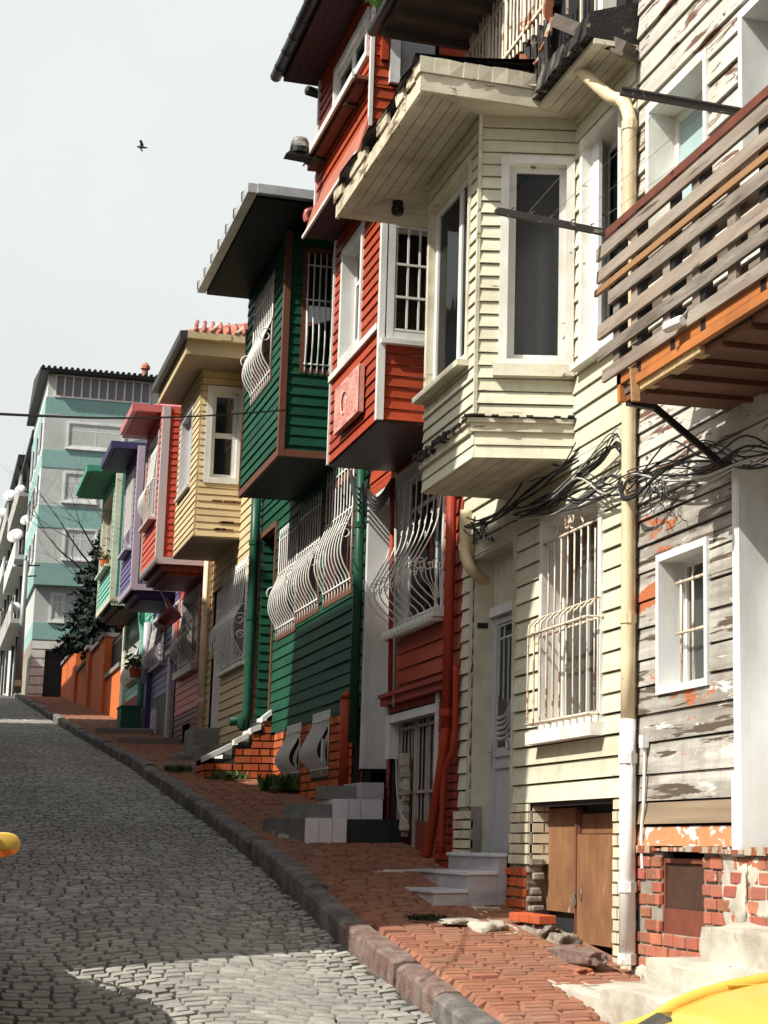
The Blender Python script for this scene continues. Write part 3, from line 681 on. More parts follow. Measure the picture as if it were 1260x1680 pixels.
tp.add(hv,[(j*5+i,j*5+i+1,(j+1)*5+i+1,(j+1)*5+i) for j in range(14) for i in range(4)])
tp.add([(x,y,z-.03) for x,y,z in hv],[(j*5+i,j*5+i+1,(j+1)*5+i+1,(j+1)*5+i) for j in range(14) for i in range(4)])
tp.build('bay_roof','roof_black',H)
wr=MB()
for i in range(9):                                    # burnt roof edge over the wall
    a=Y0-.04+(ya-Y0)*i/9;wr.hexa([(XI-.06-R.random()*.04,a,SZ+.03),(XW+.2,a,SZ+.03),(XW+.2,a+.16,SZ+.03),(XI-.06-R.random()*.04,a+.16,SZ+.03),(XI-.03,a,SZ+.20+R.random()*.07),(XW+.2,a,SZ+.45),(XW+.2,a+.16,SZ+.45),(XI-.03,a+.16,SZ+.20+R.random()*.07)])
for i in range(7): wr.bar((XI-.02,13.0+i*.09,SZ+.05),(XI-.04+.02*R.random(),13.02+i*.09,SZ+.5+R.random()*.2),.05,.03)
wr.build('burnt_eave','burnt',H)
ow=MB();p=at(915,35,X=4.15);q=at(1032,82,X=4.5);ow.bar(p,q,.12,.10);ow.bar(p+Vector((.0,0,-.05)),q+Vector((0,-.02,-.07)),.16,.03);ow.build('charred_beam','old_wood',H)
rw=MB()
p=at(862,92,X=4.2);q=at(872,143,X=4.16);rw.bar(p,q,.10,.035)
for i in range(4): 
    a=at(868+9*i,128-22*i,X=4.2-.02*i);b_=at(900+2*i,96-22*i,X=4.26);rw.bar(a,b_,.028,.02)
rw.build('loose_slats','rusty_wood',H)
# attic terrace with railing and roof over it
XR=4.42
rl=MB();R=random.Random(8);pz=at(897,40,X=XR);yp=pz.y
def rline(px,py): return at(px,py,X=XR)
ra,rb_=rline(893,8),rline(837,87);ua,ub=rline(829,0),rline(773,94)
zl_=ra.z;zu=ua.z
ye=16.3
for z in (zl_,zu): rl.bar((XR,yp,z),(XR,ye,z),.022,.03)
n=22
for i in range(n):
    y=yp+.09+(ye-yp-.15)*i/n
    pts=[(XR+.012,y,zl_-.22+.05*math.sin(i*1.7)+.02*i)]
    for k in range(9): pts.append((XR+.012,y+.010*(k%2-.5)*(1 if i%3 else 0),zl_-.1+ (zu-zl_+.5)*k/8))
    rl.tube(pts,.016 if i%5 else .026,5)
for i in range(6):
    x=XR+.05+.13*i;rl.tube([(x,yp,zl_-.04-.05*(i%3)),(x,yp,zu+.35)],.014,5)
rl.bar((XR,yp,zl_+.17),(XR+1.0,yp,zl_+.16),.03,.03);rl.bar((XR,yp,zu+.28),(XR+1.0,yp,zu+.28),.03,.03)
rl.build('terrace_railing','railing_rust',H,smooth=False)
ps=MB();ps.box(XR-.035,XR+.035,yp-.05,yp+.02,pz.z-.1,pz.z+1.6);ps.build('railing_post','rusty_wood',H)
ar=MB();ar.box(XR+.55,XR+.6,Y0,16.5,SZ+.2,9.2);ar.box(4.3,XR+.6,Y0,16.55,SZ+.13,SZ+.22);ar.build('attic_wall','dark',H)
wp=MB();wp.bar((4.75,13.1,6.2),(4.75,13.1,8.),.12,.12);wp.build('terrace_post','white_worn',H)
cp=at(617,57,Y=16.42);XCN,zcn=cp.x,cp.z
cn_=MB();cn_.prism([(XCN+.02,14.9),(5.4,14.9),(5.4,16.42),(XCN+.02,16.42)],zcn,zcn+.12)
for i in range(4): cn_.bar((XCN+.05,15.+i*.42,zcn-.04),(5.2,15.+i*.42,zcn-.04),.06,.08)
cn_.build('terrace_roof','old_wood',H)
gt=MB();gt.tube([(XCN-.03,14.85,zcn+.04),(XCN-.03,16.45,zcn+.04)],.055,8);gt.build('terrace_gutter','gutter_dark',H,smooth=True)
pp=MB();a=at(722,96,X=4.6);pp.bar((a.x,a.y,a.z-.3),(a.x-.05,a.y-.1,zcn),.06,.06);pp.build('roof_strut','old_wood',H)
aw=MB()
for i in range(2):
    for k in range(3): 
        p=at(730+9*i,32+16*k,X=XR+.52);aw.box(p.x,p.x+.02,p.y-.05,p.y+.05,p.z-.11,p.z-.0)
aw.build('attic_light','frosted',H)
core(H,XW+.45,11,Y0,Y1,-1.8,SZ+.3)
# drainpipes
pc=[at(938,98,X=4.28),at(960,122,X=4.34),at(1000,158,X=4.44)]
a=at(1033,200,X=4.52);b_=at(1028,1583,X=4.52)
px=[pc[0]+Vector((.0,.02,.05))]+pc+[Vector((4.5,a.y+.10,a.z+.20)),Vector((4.52,a.y,a.z+.02)),Vector((4.52,a.y,a.z-.2)),Vector((4.52,a.y,a.z-1.5)),Vector((4.52,a.y,at(1028,1180,X=4.52).z))]
pipe(H,px,.052,'pipe_cream',collars=[((4.52,a.y,a.z-.03),(0,0,1)),((4.52,a.y,at(1030,1015,X=4.52).z),(0,0,1))])
zt=at(1028,1185,X=4.52).z
pl=pipe(H,[(4.52,a.y,zt+.02),(4.52,a.y,b_.z)],.058,'pipe_white',collars=[((4.52,a.y,zt-.25),(0,0,1)),((4.52,a.y,at(1028,1455,X=4.52).z),(0,0,1)),((4.52,a.y,b_.z+.04),(0,0,1))],k=1)
pl['label']='lower white length of drainpipe'
a=at(765,815,X=4.5)
p=[Vector((4.5,a.y,BZ+.05)),Vector((4.5,a.y,at(763,890,X=4.5).z)),at(765,915,X=4.5),at(775,936,X=4.54),at(800,955,X=4.74)]
pipe(H,p,.055,'pipe_cream',collars=[((4.5,a.y,at(763,898,X=4.5).z),(0,0,1))])
tb=MB();z=at(853,1200,X=XW).z
p=at(851,1042,X=XW);tb.fbox(W4,p.y-.012,p.y+.012,p.z-.03,p.z+.05,0,.03);tb.build('door_bell','pipe_cream',H)
np_=MB();p=at(797,1021,X=XW+.02);nf=FY(df-.014);np_.fbox(nf,XW+.03,XW+.13,p.z-.02,p.z+.03,.0,.006);np_.build('number_plate','metal_dark',fr_)
# security lamp under the eave
sl=MB();p=at(692,325,X=3.7);p.z=SZ-.02;sl.lathe([(.05,0),(.05,-.05),(.06,-.06),(.055,-.12),(.03,-.14)],(p.x,15.9,SZ-.02));solo(sl,'floodlight','lamp_black','small black lamp under the boarded eave of the cream house','lamp')
# marble steps of the cream house
def steps(name,label,boxes,mtop,mside,base):
    t=thing(name,label,'steps',base)
    return t
t=thing('front_steps','three grey marble steps climbing to the white door of the cream house','steps',(4.2,14.6,kz(14.6)))
zs=[at(836,1389,X=4.6).z]
st=[(735,838,1388),(690,766,1421),(640,711,1452)]
z_=[at(787,1388,X=4.45).z,at(728,1421,X=4.2).z,at(676,1452,X=3.95).z]
yn=at(836,1440,X=4.5).y
xa=[at(735,1388,Y=yn+1.0).x,0,0]
X3=[4.507,4.251,3.958];yf=[16.57,16.6,16.62];ynr=15.0;z_=[-.118,-.266,-.411]
for k in range(3):
    a=MB();zz=z_[k];lo=kz(14.6)-.2
    a.cur=0;a.box(X3[k]-.02,XW-.01 if k==0 else X3[k-1]+.002,ynr-.015,yf[k]+.01,zz-.03,zz)
    a.cur=1;a.box(X3[k],XW-.01 if k==0 else X3[k-1],ynr,yf[k],lo,zz-.031)
    a.build('step',['marble','marble_side'],t,bevel=.006)
# stone kerb and rubble by the cellar
R=random.Random(77)
def rock(c,sx,sy,sz,seed,n=2,rg=.18):
    bm=bmesh.new();bmesh.ops.create_icosphere(bm,subdivisions=4,radius=1);rr=random.Random(seed)
    from mathutils import noise as ns
    for v in bm.verts:
        p=v.co.copy();q=Vector([max(-.72,min(.72,x))/.72 for x in p])
        q=q*(1+rg*ns.noise(p*1.6+Vector((seed,0,0)))+rg*.4*ns.noise(p*5+Vector((0,seed,0)))+rg*.25*ns.noise(p*11+Vector((0,seed,0))));v.co=Vector((q.x*sx,q.y*sy,q.z*sz))
    vs=[tuple(v.co+Vector(c)) for v in bm.verts];fs=[tuple(v.index for v in f.verts) for f in bm.faces];bm.free();return vs,fs
p=at(938,1568,X=4.28);mb=MB();mb.add(*rock((4.33,p.y+.02,p.z+.0),.08,.42,.05,3,3,.10))
solo(mb,'stone_block','basalt_red','long dark red rough stone lying in front of the brown cellar doors','stone',smooth=True)
p=at(825,1537,X=4.15);mb=MB();mb.add(*rock((4.12,14.15,p.z),.15,.36,.10,9,rg=.25));solo(mb,'rubble_slab','rubble','whitish broken mortar slab on the pavement edge beside the marble steps','slab',smooth=True)
t=thing('brick_edging','row of three loose orange bricks edging the cellar pit','bricks',(4.42,13.9,kz(13.9)))
za=at(880,1508,X=4.42).z
for i in range(3):
    mb=MB();mb.box(4.36,4.50,13.42+i*.26,13.66+i*.26,za-.03,za+.035);mb.build('brick','brick_orange',t,bevel=.006)
mb=MB();mb.add(*rock((4.47,13.75,za-.12),.09,.36,.07,21,rg=.3));mb.add(*rock((4.5,13.25,za-.2),.1,.12,.1,23,rg=.3))
solo(mb,'rubble_heap','mortar_broken','dark crumbling mortar rubble under the loose bricks','rubble',smooth=True)
mb=MB();mb.box(4.03,XW,13.72,14.99,kz(14)-.3,kz(13.72)-.035);vs_,fs_=[],[]
mb=MB();n_=10
for i in range(n_+1):
    y=13.7+1.28*i/n_
    for j in range(5): vs_.append((4.02+.145*j+(R.uniform(-.05,.05) if j==0 else 0),y,kz(y)-(.02 if 0<j else .06)+R.uniform(-.008,.008)))
for i in range(n_):
    for j in range(4): fs_.append((i*5+j,i*5+j+1,(i+1)*5+j+1,(i+1)*5+j))
mb.add(vs_,fs_);solo(mb,'cement_patch','concrete','rough cement strip along the wall between the marble steps and the cellar doors','cement')
for i,(px,py,s) in enumerate(((700,1512,.16),(745,1522,.13))):
    p=at(px,py,X=3.75 if i==0 else 3.95);mb=MB()
    if i==0:
        for k in range(260):
            a=R.random()*6.28;d=R.random()**.7*s;c=Vector((p.x+d*math.cos(a),p.y+d*1.3*math.sin(a),kz(p.y)-.01));w=.012
            tip=c+Vector((R.uniform(-.03,.03),R.uniform(-.03,.03),R.uniform(.01,.05)));mb.add([c+Vector((-w,0,0)),c+Vector((w,w,0)),tip],[(0,1,2)])
        solo(mb,'weed_patch','moss','low dark green weeds in the pavement by the marble steps','weeds')
    else:
        mb.add(*rock((p.x,p.y,kz(p.y)-.01),.14,.28,.02,41));solo(mb,'mortar_patch','rubble','flat pale mortar patch in the orange pavement','mortar')
# ================================================================ grey weathered house (right)
WY0,WY1=7.6,11.96
H=thing('wooden_house','weathered grey timber house with flaking paint and a slatted balcony, nearest house on the right','house',(XW,10,kz(10)))
holes=[]
w,hh=window(H,W4,*RX(XW,1082,912,1167,1124),fw=.05,proud=.03,depth=.17,sash=.03,sill=0,fm='white',pm='glass_grey',curtain='curtain',cu=(.35,1),cv=(0,1));holes.append(hh)
u0,u1,v0,v1=hh
b=MB();IN=FX(XW+.10)
zt,zm=v0+(v1-v0)*.80,v0+(v1-v0)*.43
for i in range(4): u=u0+.10+(u1-u0-.24)*i/3;b.tube([IN(u,v0+.05,0),IN(u,zt+(.02 if i%2 else .1),0)],.011,6)
for z in (zt,zm): b.bar(IN(u0+.05,z,.005),IN(u1-.06,z,.005),.012,.02)
b.build('grille','grille_rust',w,smooth=True)
w,hh=window(H,W4,*RX(XW,1065,178,1166,318),fw=.06,proud=.03,depth=.18,sash=.07,sill=0,fm='white_worn',sm='white_worn',pm='blind',fwb=.03,label='upper window with a pale green blind');
# taller real window, reaching the balcony floor
holes.append((hh[0],hh[1],hh[2],hh[3]))
w,hh=window(H,W4,at(1290,100,X=XW).y-.2,at(1218,30,X=XW).y,at(1230,300,X=XW).z,at(1218,22,X=XW).z,fw=.06,proud=.035,depth=.2,sash=.07,sill=0,fm='white',pm='glass');holes.append(hh)
# recessed street door at the right edge
pf=at(1217,1000,X=XW).y;ptop=at(1207,772,X=XW).z;pbot=at(1207,1405,X=XW).z
holes.append((7.6,pf+.05,pbot-.02,ptop))
dr=MB();dr.fbox(W4,pf,pf+.07,at(1207,1268,X=XW).z,ptop,-.02,.03);dr.fbox(W4,pf-.005,pf+.10,pbot,at(1207,1266,X=XW).z,-.02,.036)
dr.fbox(W4,pf-.03,pf-.0015,pbot,ptop-.0,-.26,.028);dr.fbox(W4,7.7,pf+.06,ptop,ptop+.07,-.2,.03)
po=dr.build('door_surround','white',H)
DX=FX(XW+.22)
dd=MB();dd.fbox(DX,8.5,pf-.03,pbot,ptop,-.05,.0);dd.fbox(DX,pf-.10,pf-.03,pbot,ptop,0,.03)
do=dd.build('door','white',H);gl=MB();gl.fbox(DX,8.6,pf-.16,pbot+1.1,ptop-.25,.001,.012);gl.build('pane','glass_grey',do)
z1=at(1110,1393,X=XW).z;z2=at(1110,1352,X=XW).z;z3=at(1110,1312,X=XW).z;zs_=at(1110,800,X=XW).z
up=MB();clad(up,W4,WY0,WY1,zs_,9.2,.178,holes,lip=.02,gap=.012,rag=.004,joint=4,vary=.12,seed=41);up.build('wall','weather',H)
lo=MB();clad(lo,W4,WY0,WY1,z3,zs_,.203,holes,lip=.016,gap=.010,rag=.006,joint=6,vary=.1,seed=43);ll=lo.build('wall','weather_low',H);ll['label']='bare grey weathered lower boards'
lo=MB();clad(lo,W4,WY0,WY1,z2+.004,z3,z3-z2,holes,lip=.02,gap=.01,joint=9,seed=44);lo.build('dark_board','weather_dark',H)
lo=MB();clad(lo,W4,WY0,WY1,z1+.02,z2-.004,z2-z1,holes,lip=.02,gap=.01,joint=1.0,seed=48);lo.build('orange_board','weather_orange',H)
lo=MB()
R=random.Random(3)
for i in range(14): a=WY0+(WY1-WY0)*i/14;lo.fbox(W4,a,a+.36,z1-.02+R.uniform(-.012,.01),z1+.012+R.uniform(-.01,.01),-.06,.04+R.uniform(-.02,.02))
lo.build('sill_plank','rusty_wood',H)
bk=MB();bk.box(XW+.055,XW+.09,WY0,WY1,-.9,ptop+5.2);bk.build('backing','dark',H) if False else None
vy=RX(XW,1086,1408,1156,1540)
pl=MB();bricks(pl,W4,WY0,WY1,-1.7,z1-.02,bl=.205,bh=.068,gap=.016,holes=[(vy[0],vy[1],vy[2],z1)],seed=51,n=.016,jit=.008,miss=.05);pl.build('brick_plinth',['brick_old','mortar'],H,bevel=.005)
ve=MB();ve.fbox(W4,vy[0]-.005,vy[1]+.005,vy[2],vy[3],-.06,-.03);vo=ve.build('vent_grate','vent',H)
vf=MB()
vf.fbox(W4,vy[0],vy[0]+.03,vy[2],vy[3],-.03,-.012);vf.fbox(W4,vy[1]-.03,vy[1],vy[2],vy[3],-.03,-.012);vf.fbox(W4,vy[0]+.03,vy[1]-.03,vy[2],vy[2]+.16,-.03,-.014);vf.fbox(W4,vy[0]+.03,vy[1]-.03,vy[3]-.03,vy[3],-.03,-.014)
vf.build('grate_frame','rail_brown',vo)
for rk in (((XW+.015,pf+.12,pbot-.22),.035,.20,.24,61,2,.5),((XW+.02,WY1-.25,kz(11.8)-.05),.05,.3,.12,62,2,.4),((XW+.02,pf-.3,pbot-.18),.03,.22,.16,64,2,.4)):
    mp=MB();mp.add(*rock(*rk));mp.build('render_patch','concrete',H,smooth=True)
# meter socket and conduit
oc=MB();p=at(1058,1217,X=XW-.03);oc.fbox(W4,p.y-.035,p.y+.035,p.z-.04,p.z+.045,.015,.06);oc.tube(smooth_pts([W4(p.y,p.z-.04,.03),W4(p.y+.02,p.z-.4,.03),W4(p.y+.06,p.z-.6,.03),W4(p.y+.07,p.z-.85,.02)],5),.012,6);oc.build('junction_box','pipe_white',H,smooth=False)
core(H,XW+.40,11,WY0,WY1,-2,9.2)
rf=MB();rf.box(XW-.35,11.2,WY0-.2,WY1+.1,9.203,9.32);hip(rf,XW-.38,11.3,WY0-.25,WY1+.15,9.323,1.2,2.,1.5,1.5);rf.build('roof','tile',H)
# ---- balcony (fixed to the house): slats, rail, deck, fascia, bracket
XF=3.88;YE=10.52;YN=7.3
pr=at(1000,384,X=XF);zr=pr.z
rl=MB();rl.box(XF-.035,XF+.035,YN,pr.y,zr-.035,zr+.02);rl.box(XF-.03,XW,pr.y-.06,pr.y,zr-.03,zr+.012)
rl.build('balcony_rail','rail_brown',H)
sl=[(983,411,431,.0),(984,448,467,.03),(980,478.5,488.5,.06),(1003,480,501,.01),(985,537,559,0),(986,575,594,0),(993,609,629,0)]
R=random.Random(19)
for i,(px,a,b_,dx) in enumerate(sl):
    e=at(px,(a+b_)/2,X=XF-.03);zt_=at(px,a,X=XF-.03).z;zb_=at(px,b_,X=XF-.03).z
    s=MB();tz=R.uniform(-.018,.018)
    s.hexa([(XF-.055,e.y,zb_),(XF-.032,e.y,zb_),(XF-.032,YN,zb_+tz),(XF-.055,YN,zb_+tz),(XF-.055,e.y-.01,zt_),(XF-.032,e.y-.01,zt_),(XF-.032,YN,zt_+tz),(XF-.055,YN,zt_+tz)])
    o=s.build('slat','pallet_tan' if i==2 else 'pallet',H)
    if i==2:o['label']='thin tan slat'
zd=at(1023,657,X=XF).z;YD=at(1023,657,X=XF).y
for i,y in enumerate((YE-.15,YE-.5,YE-1.05,YE-1.5,YE-2.3)): ps=MB();ps.box(XF-.03,XF+.02,y-.035,y+.035,zd+.1,zr-.03);ps.build('balcony_post','metal_dark',H)
for i,(y,a,b_) in enumerate(((YE-.1,.15,.62),(YE-.42,.2,.9),(YE-.95,.1,.55),(YE-1.4,.15,1.0),(YE-1.9,.1,.8))): s3=MB();s3.box(XF-.031,XF-.002,y-.06,y+.05,zd+.1+a,zd+.1+b_);s3.build('batten','pallet',H)

for k in range(4):
    inr=MB();inr.box(XF+.05,XF+.07,YE-2.4,YE-.08-.1*k,zd+.25+.22*k,zd+.36+.22*k);inr.build('inner_slat','pallet',H)
fb=MB();fb.box(XF-.028,XF+.01,YN,YD+.04,zd+.10,zd+.165);fb.box(XF-.045,XF-.005,YN,YD-.25,zd+.03,zd+.085);fb.box(XF-.03,XF+.01,YD-.02,YD+.03,zd-.01,zd+.16)
fb.box(XF,XF+.1,YD,YD+.028,zd-.005,zd+.10);fb.build('fascia_board','orange_fascia',H)
sp=MB();p=at(1043,632,X=XF-.05);sp.bar(p+Vector((0,0,-.10)),p+Vector((0,.03,.11)),.05,.025);sp.build('fascia_clip','pallet_tan',H)
tn=MB();R=random.Random(14);N_=26
for i in range(N_):
    y=YD-.22-1.05*i/N_;d=.06*(math.sin(i*.9)+1)*.5+R.uniform(0,.02)
    tn.hexa([(XF-.02,y-.046,zd-.01),(XF+.06,y-.046,zd-.01),(XF+.06,y,zd-.01),(XF-.02,y,zd-.01),(XF-.028-d*.1,y-.046,zd+.02+d*.8),(XF+.06,y-.046,zd+.05),(XF+.06,y,zd+.05),(XF-.028,y,zd+.02+d*.8)])
tn.build('torn_plaster','plaster_torn',H)
dk=MB();R=random.Random(4)
k=8
for i in range(k):
    a=YD-.005-(YD-YN)*i/k;b_=YD-(YD-YN)*(i+1)/k+.012;t=R.uniform(-.015,.015)
    dk.hexa([(XF+.01,b_,zd-.01+t),(XW,b_,zd+t),(XW,a,zd+t*.2),(XF+.01,a,zd-.005+t*.2),(XF+.01,b_,zd+.03+t),(XW,b_,zd+.03+t),(XW,a,zd+.03),(XF+.01,a,zd+.03)])
for i in range(7):
    y=YD-.35-.38*i;dk.bar((XF+.02,y,zd-.02),(XW,y,zd-.012),.05,.035)
dk.build('deck','deck_under',H)
db=MB();db.box(XF,XW,YN,YD,zd+.035,zd+.09);db.build('balcony_floor','old_wood',H)
br=MB();p=[at(1031,660,X=XF+.02),at(1074,668,X=XF+.25),at(1192,768,X=XW-.03)]
br.bar(p[0],p[1],.045,.04);br.bar(p[1],p[2],.045,.04);br.build('bracket','metal_dark',H)
cv=MB();p=at(1093,538,X=XF-.12);d=Vector((.25,-.95,.05)).normalized()
q=p+d*.15;cv.lathe([(.032,0),(.034,.01),(.034,.15),(.028,.16)],p,d,12);cv.cur=1;cv.tube([q-d*.03,q+Vector((.03,-.02,.05)),q+Vector((.09,-.02,.05))],.014,6);cv.cur=2;cv.lathe([(.026,-.002),(.024,-.001)],p,d,12)
solo(cv,'security_camera',['white','steel','lamp_black'],'small white bullet security camera fixed to the balcony slats','camera')
for j in (0,):
    mb=MB();q=at(812,347,Y=pr.y);e=Vector((XF-.03,pr.y,zr-.0));mb.bar(q,e,.035,.03);mb.bar(q+Vector((.02,0,.02)),e+Vector((0,0,.02)),.02,.018)
    for k in range(5):
        c=q+(e-q)*(.15+.18*k)+Vector((0,0,.02));mb.tube([c,c+Vector((0,0,.025)),c+Vector((.02,0,.03))],.005,4)
    L1=(q,e);mb.build('clothesline_arm','metal_old',H)
mb=MB();q2=at(1018,151,Y=9.35);e2=Vector((XW,9.35,q2.z-.02));mb.bar(q2,e2,.035,.035);mb.bar(q2+Vector((0,0,.02)),e2+Vector((0,0,.018)),.05,.012)
mb.build('clothesline_arm','metal_old',H)
mb=MB()
for k in range(4):
    a=L1[0]+(L1[1]-L1[0])*(.28+.19*k)+Vector((0,0,.02));b_=q2+(e2-q2)*(.05+.22*k)
    mb.tube([a,(a+b_)/2+Vector((0,0,-.015)),b_],.0018,4)
mb.build('clothesline_wire','cable_grey',H)
# concrete steps
t=thing('concrete_steps','worn concrete steps with cracked edges under the grey weathered house','steps',(4.3,9.8,kz(9.8)))
def slab(x0,x1,y0,y1,z0,z1,seed,amp=.018):
    """rough cast block"""
    bm=bmesh.new();bmesh.ops.create_cube(bm,size=1);
    bmesh.ops.subdivide_edges(bm,edges=bm.edges,cuts=11,use_grid_fill=True)
    from mathutils import noise as ns
    L=Vector((x1-x0,y1-y0,z1-z0));c=Vector(((x0+x1)/2,(y0+y1)/2,(z0+z1)/2))
    for v in bm.verts:
        p=Vector((v.co.x*L.x,v.co.y*L.y,v.co.z*L.z));e=sum(abs(k)>.49 for k in v.co)
        n=Vector((ns.noise((c+p)*4),ns.noise((c+p)*4+Vector((9,0,0))),ns.noise((c+p)*4+Vector((0,9,0)))))
        n2=ns.noise((c+p)*13)
        p+=n*amp*(1.4 if e>1 else .7)
        if e>1: p*=1-.02-.02*n2
        v.co=c+p
    vs=[tuple(v.co) for v in bm.verts];fs=[tuple(v.index for v in f.verts) for f in bm.faces];bm.free();return vs,fs
ztop=at(1153,1517,X=4.32).z;zmid=at(1068,1570,X=4.12).z;zlw=at(985,1604,X=3.95).z
yA=at(1154,1540,X=4.3).y;yB=at(1068,1590,X=4.12).y;yC=at(987,1625,X=3.9).y
for i,(x0,y1,z0,z1) in enumerate(((4.27,yA,zmid-.05,ztop),(4.08,yB,zlw-.25,zmid),(3.86,yC,-1.9,zlw-.03))):
    mb=MB();mb.add(*slab(x0,XW+.02,7.6-.01*i,y1,z0,z1,i));o=mb.build('step','concrete',t)
mb=MB();mb.add(*slab(3.9,XW,yC-.02,12.9,kz(12)-.25,kz(12)-.045,5,.03));solo(mb,'concrete_apron','concrete','rough pale concrete patch around the foot of the white drainpipe','concrete')
mb=MB();p=at(935,1592,X=4.2);mb.add(*rock((4.22,p.y,kz(p.y)-.03),.07,.26,.03,71));solo(mb,'brick_fragment','brick_old','broken red brick fragments in the cement before the cellar','brick')
# ================================================================ red house
H=thing('wooden_house','tall red clapboard house with stacked bays, between the green and cream houses','house',(XW,18.6,kz(18.6)))
red=H
RY0,RY1=16.63,20.72;XB2=3.84;XT=3.6
RB0,RB1=17.05,19.42;RZ0=4.01;T0,T1=16.74,19.45
TZ0=at(508,405,X=XT).z
holes=[(RB0+.05,RB1-.05,RZ0,9)]
# ground floor openings
wr_=RX(XW,652,822,729,1003)
w,hh=window(H,W4,wr_[0],wr_[1],wr_[2],wr_[3]+.28,fw=.06,proud=.03,depth=.12,sash=.06,cols=(.4,),rows=(.78,),sill=.10,sillh=.05,fm='white',pm='glass',curtain='curtain',cu=(.35,1));holes.append(hh)
u0,u1,v0,v1=hh
s=MB()
for i in range(15): u=u0+(u1-u0)*i/14;s.fbox(W4,u-.018,u+.018,v0-.10,v0-.058,.0,.15)
s.build('sill_teeth','white_worn',w)
BG=[(0,.05),(.12,.05),(.32,.06),(.46,.10),(.60,.20),(.70,.28),(.76,.30),(.83,.27),(.90,.17),(.95,.08),(1,.05)]
vt=at(690,775,X=XW-.05).z
def scrollwork(gr_mb):
    g2=gr_mb;H_=vt-v0-.02
    for i in range(9):
        u=u0+.03+(u1-u0-.06)*i/8;o=prof_at(BG,.72);z=vt-.72*H_
        for k in (-1,1): g2.tube(scroll_pts(lambda a,b,n,uu=u:W4(uu,b,o-.05+(a-0)),0,z+k*.055,0,.03,1.1,k,14),.006,4)
        z=vt-(.28+.05*(i%3))*H_
        g2.tube(scroll_pts(W4,u+.02,z,.07,.022,1.2,1,k=14),.006,4)
        g2.tube(scroll_pts(W4,u-.015,z-.12,.075,.022,1.2,-1,k=14),.006,4)
    for i in range(3):
        z=vt-.715*H_;g2.tube(scroll_pts(lambda a,b,n:W4(u0+.03,b,a),(.06+.09*i),z,0,.05,1.2,1,k=18),.007,4)
    for k in range(5):
        pts=[W4(u0+.03,vt-H_*(.70+.0*k),.25-.05*k),W4(u0+.03,vt-H_*.80,.22-.045*k),W4(u0+.03,vt-H_*.86,.14-.025*k),W4(u0+.03,vt-H_*.93,.09-.015*k)]
        g2.tube(smooth_pts(pts,4),.006,4)
gr=grille(w,W4,u0+.03,u1-.03,v0+.02,vt,n=9,prof=BG,r=.0085,cross=(.0,.985),scroll=0,over=.0,bulge=1,extra=scrollwork)
# tall white-jambed street door
dn,df=at(640,1100,X=XW).y,at(600,1100,X=XW).y;dt=at(612,826,X=XW).z;db_=at(620,1262,X=XW+.2).z
holes.append((dn,df,db_-.3,dt))
dr=MB();dr.fbox(W4,df-.0,df+.05,db_,dt+.05,-.02,.03);dr.fbox(W4,df-.03,df-.001,db_,dt,-.36,.028);dr.fbox(W4,dn,df+.05,dt,dt+.06,-.3,.031);dr.fbox(W4,df-.22,df-.03,db_,dt,-.38,-.345)
dr.build('door_frame','white',H)
DX=FX(XW+.34);dd=MB();dd.fbox(DX,dn,df-.22,db_,dt,-.05,-.0);dd.build('door','brown',H)
# lower metal door with barred lights
ld=RX(XW+.10,657,1165,728,1412)
ln_,lf_,lb_,lt_=at(728,1300,X=XW+.1).y,at(656,1300,X=XW+.1).y,at(690,1416,X=XW+.1).z,at(660,1178,X=XW+.1).z
lt_=at(735,1150,X=XW).z
holes.append((ln_-.1,lf_+.06,lb_-.4,lt_+.01))
fr2=MB();fr2.fbox(W4,ln_-.16,lf_+.10,lt_-.085,lt_,-.10,.035);fr2.fbox(W4,lf_+.0,lf_+.10,at(660,1242,X=XW).z,lt_-.086,-.11,.03);fr2.fbox(W4,lf_+.14,lf_+.19,at(648,1243,X=XW).z,at(648,1150,X=XW).z,-.02,.03);fr2.fbox(W4,ln_-.17,ln_-.13,lt_-.9,lt_+.1,-.02,.04)
fr2.build('door_hood','white',H)
DL=FX(XW+.10);m=MB();zmid_=at(690,1330,X=XW+.1).z;zb1=at(690,1345,X=XW+.1).z
m.fbox(DL,ln_-.05,lf_+.02,lb_,zb1-.02,-.04,.0);m.fbox(DL,ln_-.12,ln_+.03,lb_,lt_-.08,-.04,.03)
md=m.build('door','red_metal',H);md['label']='red metal door with barred glass lights'
b=MB();wd=lf_-ln_
for t_ in (.02,.30,.56,.98): b.bar(DL(ln_+wd*t_,zb1-.02,.02),DL(ln_+wd*t_,lt_-.08,.02),.03,.03)
b.bar(DL(ln_+wd*.60,lb_,.02),DL(ln_+wd*.60,lt_-.1,.02),.034,.03)
for i in range(12): b.tube([DL(ln_+wd*(i+.5)/12,zb1-.02,.012),DL(ln_+wd*(i+.5)/12,lt_-.1,.012)],.008,5)
for z in (zb1+.28,zb1+.95): b.bar(DL(ln_,z,.02),DL(lf_,z,.02),.03,.03)
b.build('door_bars','red_bars',md)
pn=MB();pn.fbox(DL,ln_,lf_,zb1,lt_-.08,-.03,-.02);pn.build('pane','glass_dark',md)
zr0=at(690,1140,X=XW).z
gw=MB();clad(gw,W4,RY0,RY1,zr0,RZ0+.4,.165,holes,lip=.02,gap=.010,joint=9,seed=61);gw.build('wall','red',H)
gd=MB();bricks(gd,W4,RY0,RY1,-1.,zr0-.002,bl=.2,bh=.066,gap=.014,holes=holes,seed=62,n=.012);o=gd.build('brick_plinth',['red_trim','mortar_dark'],H)
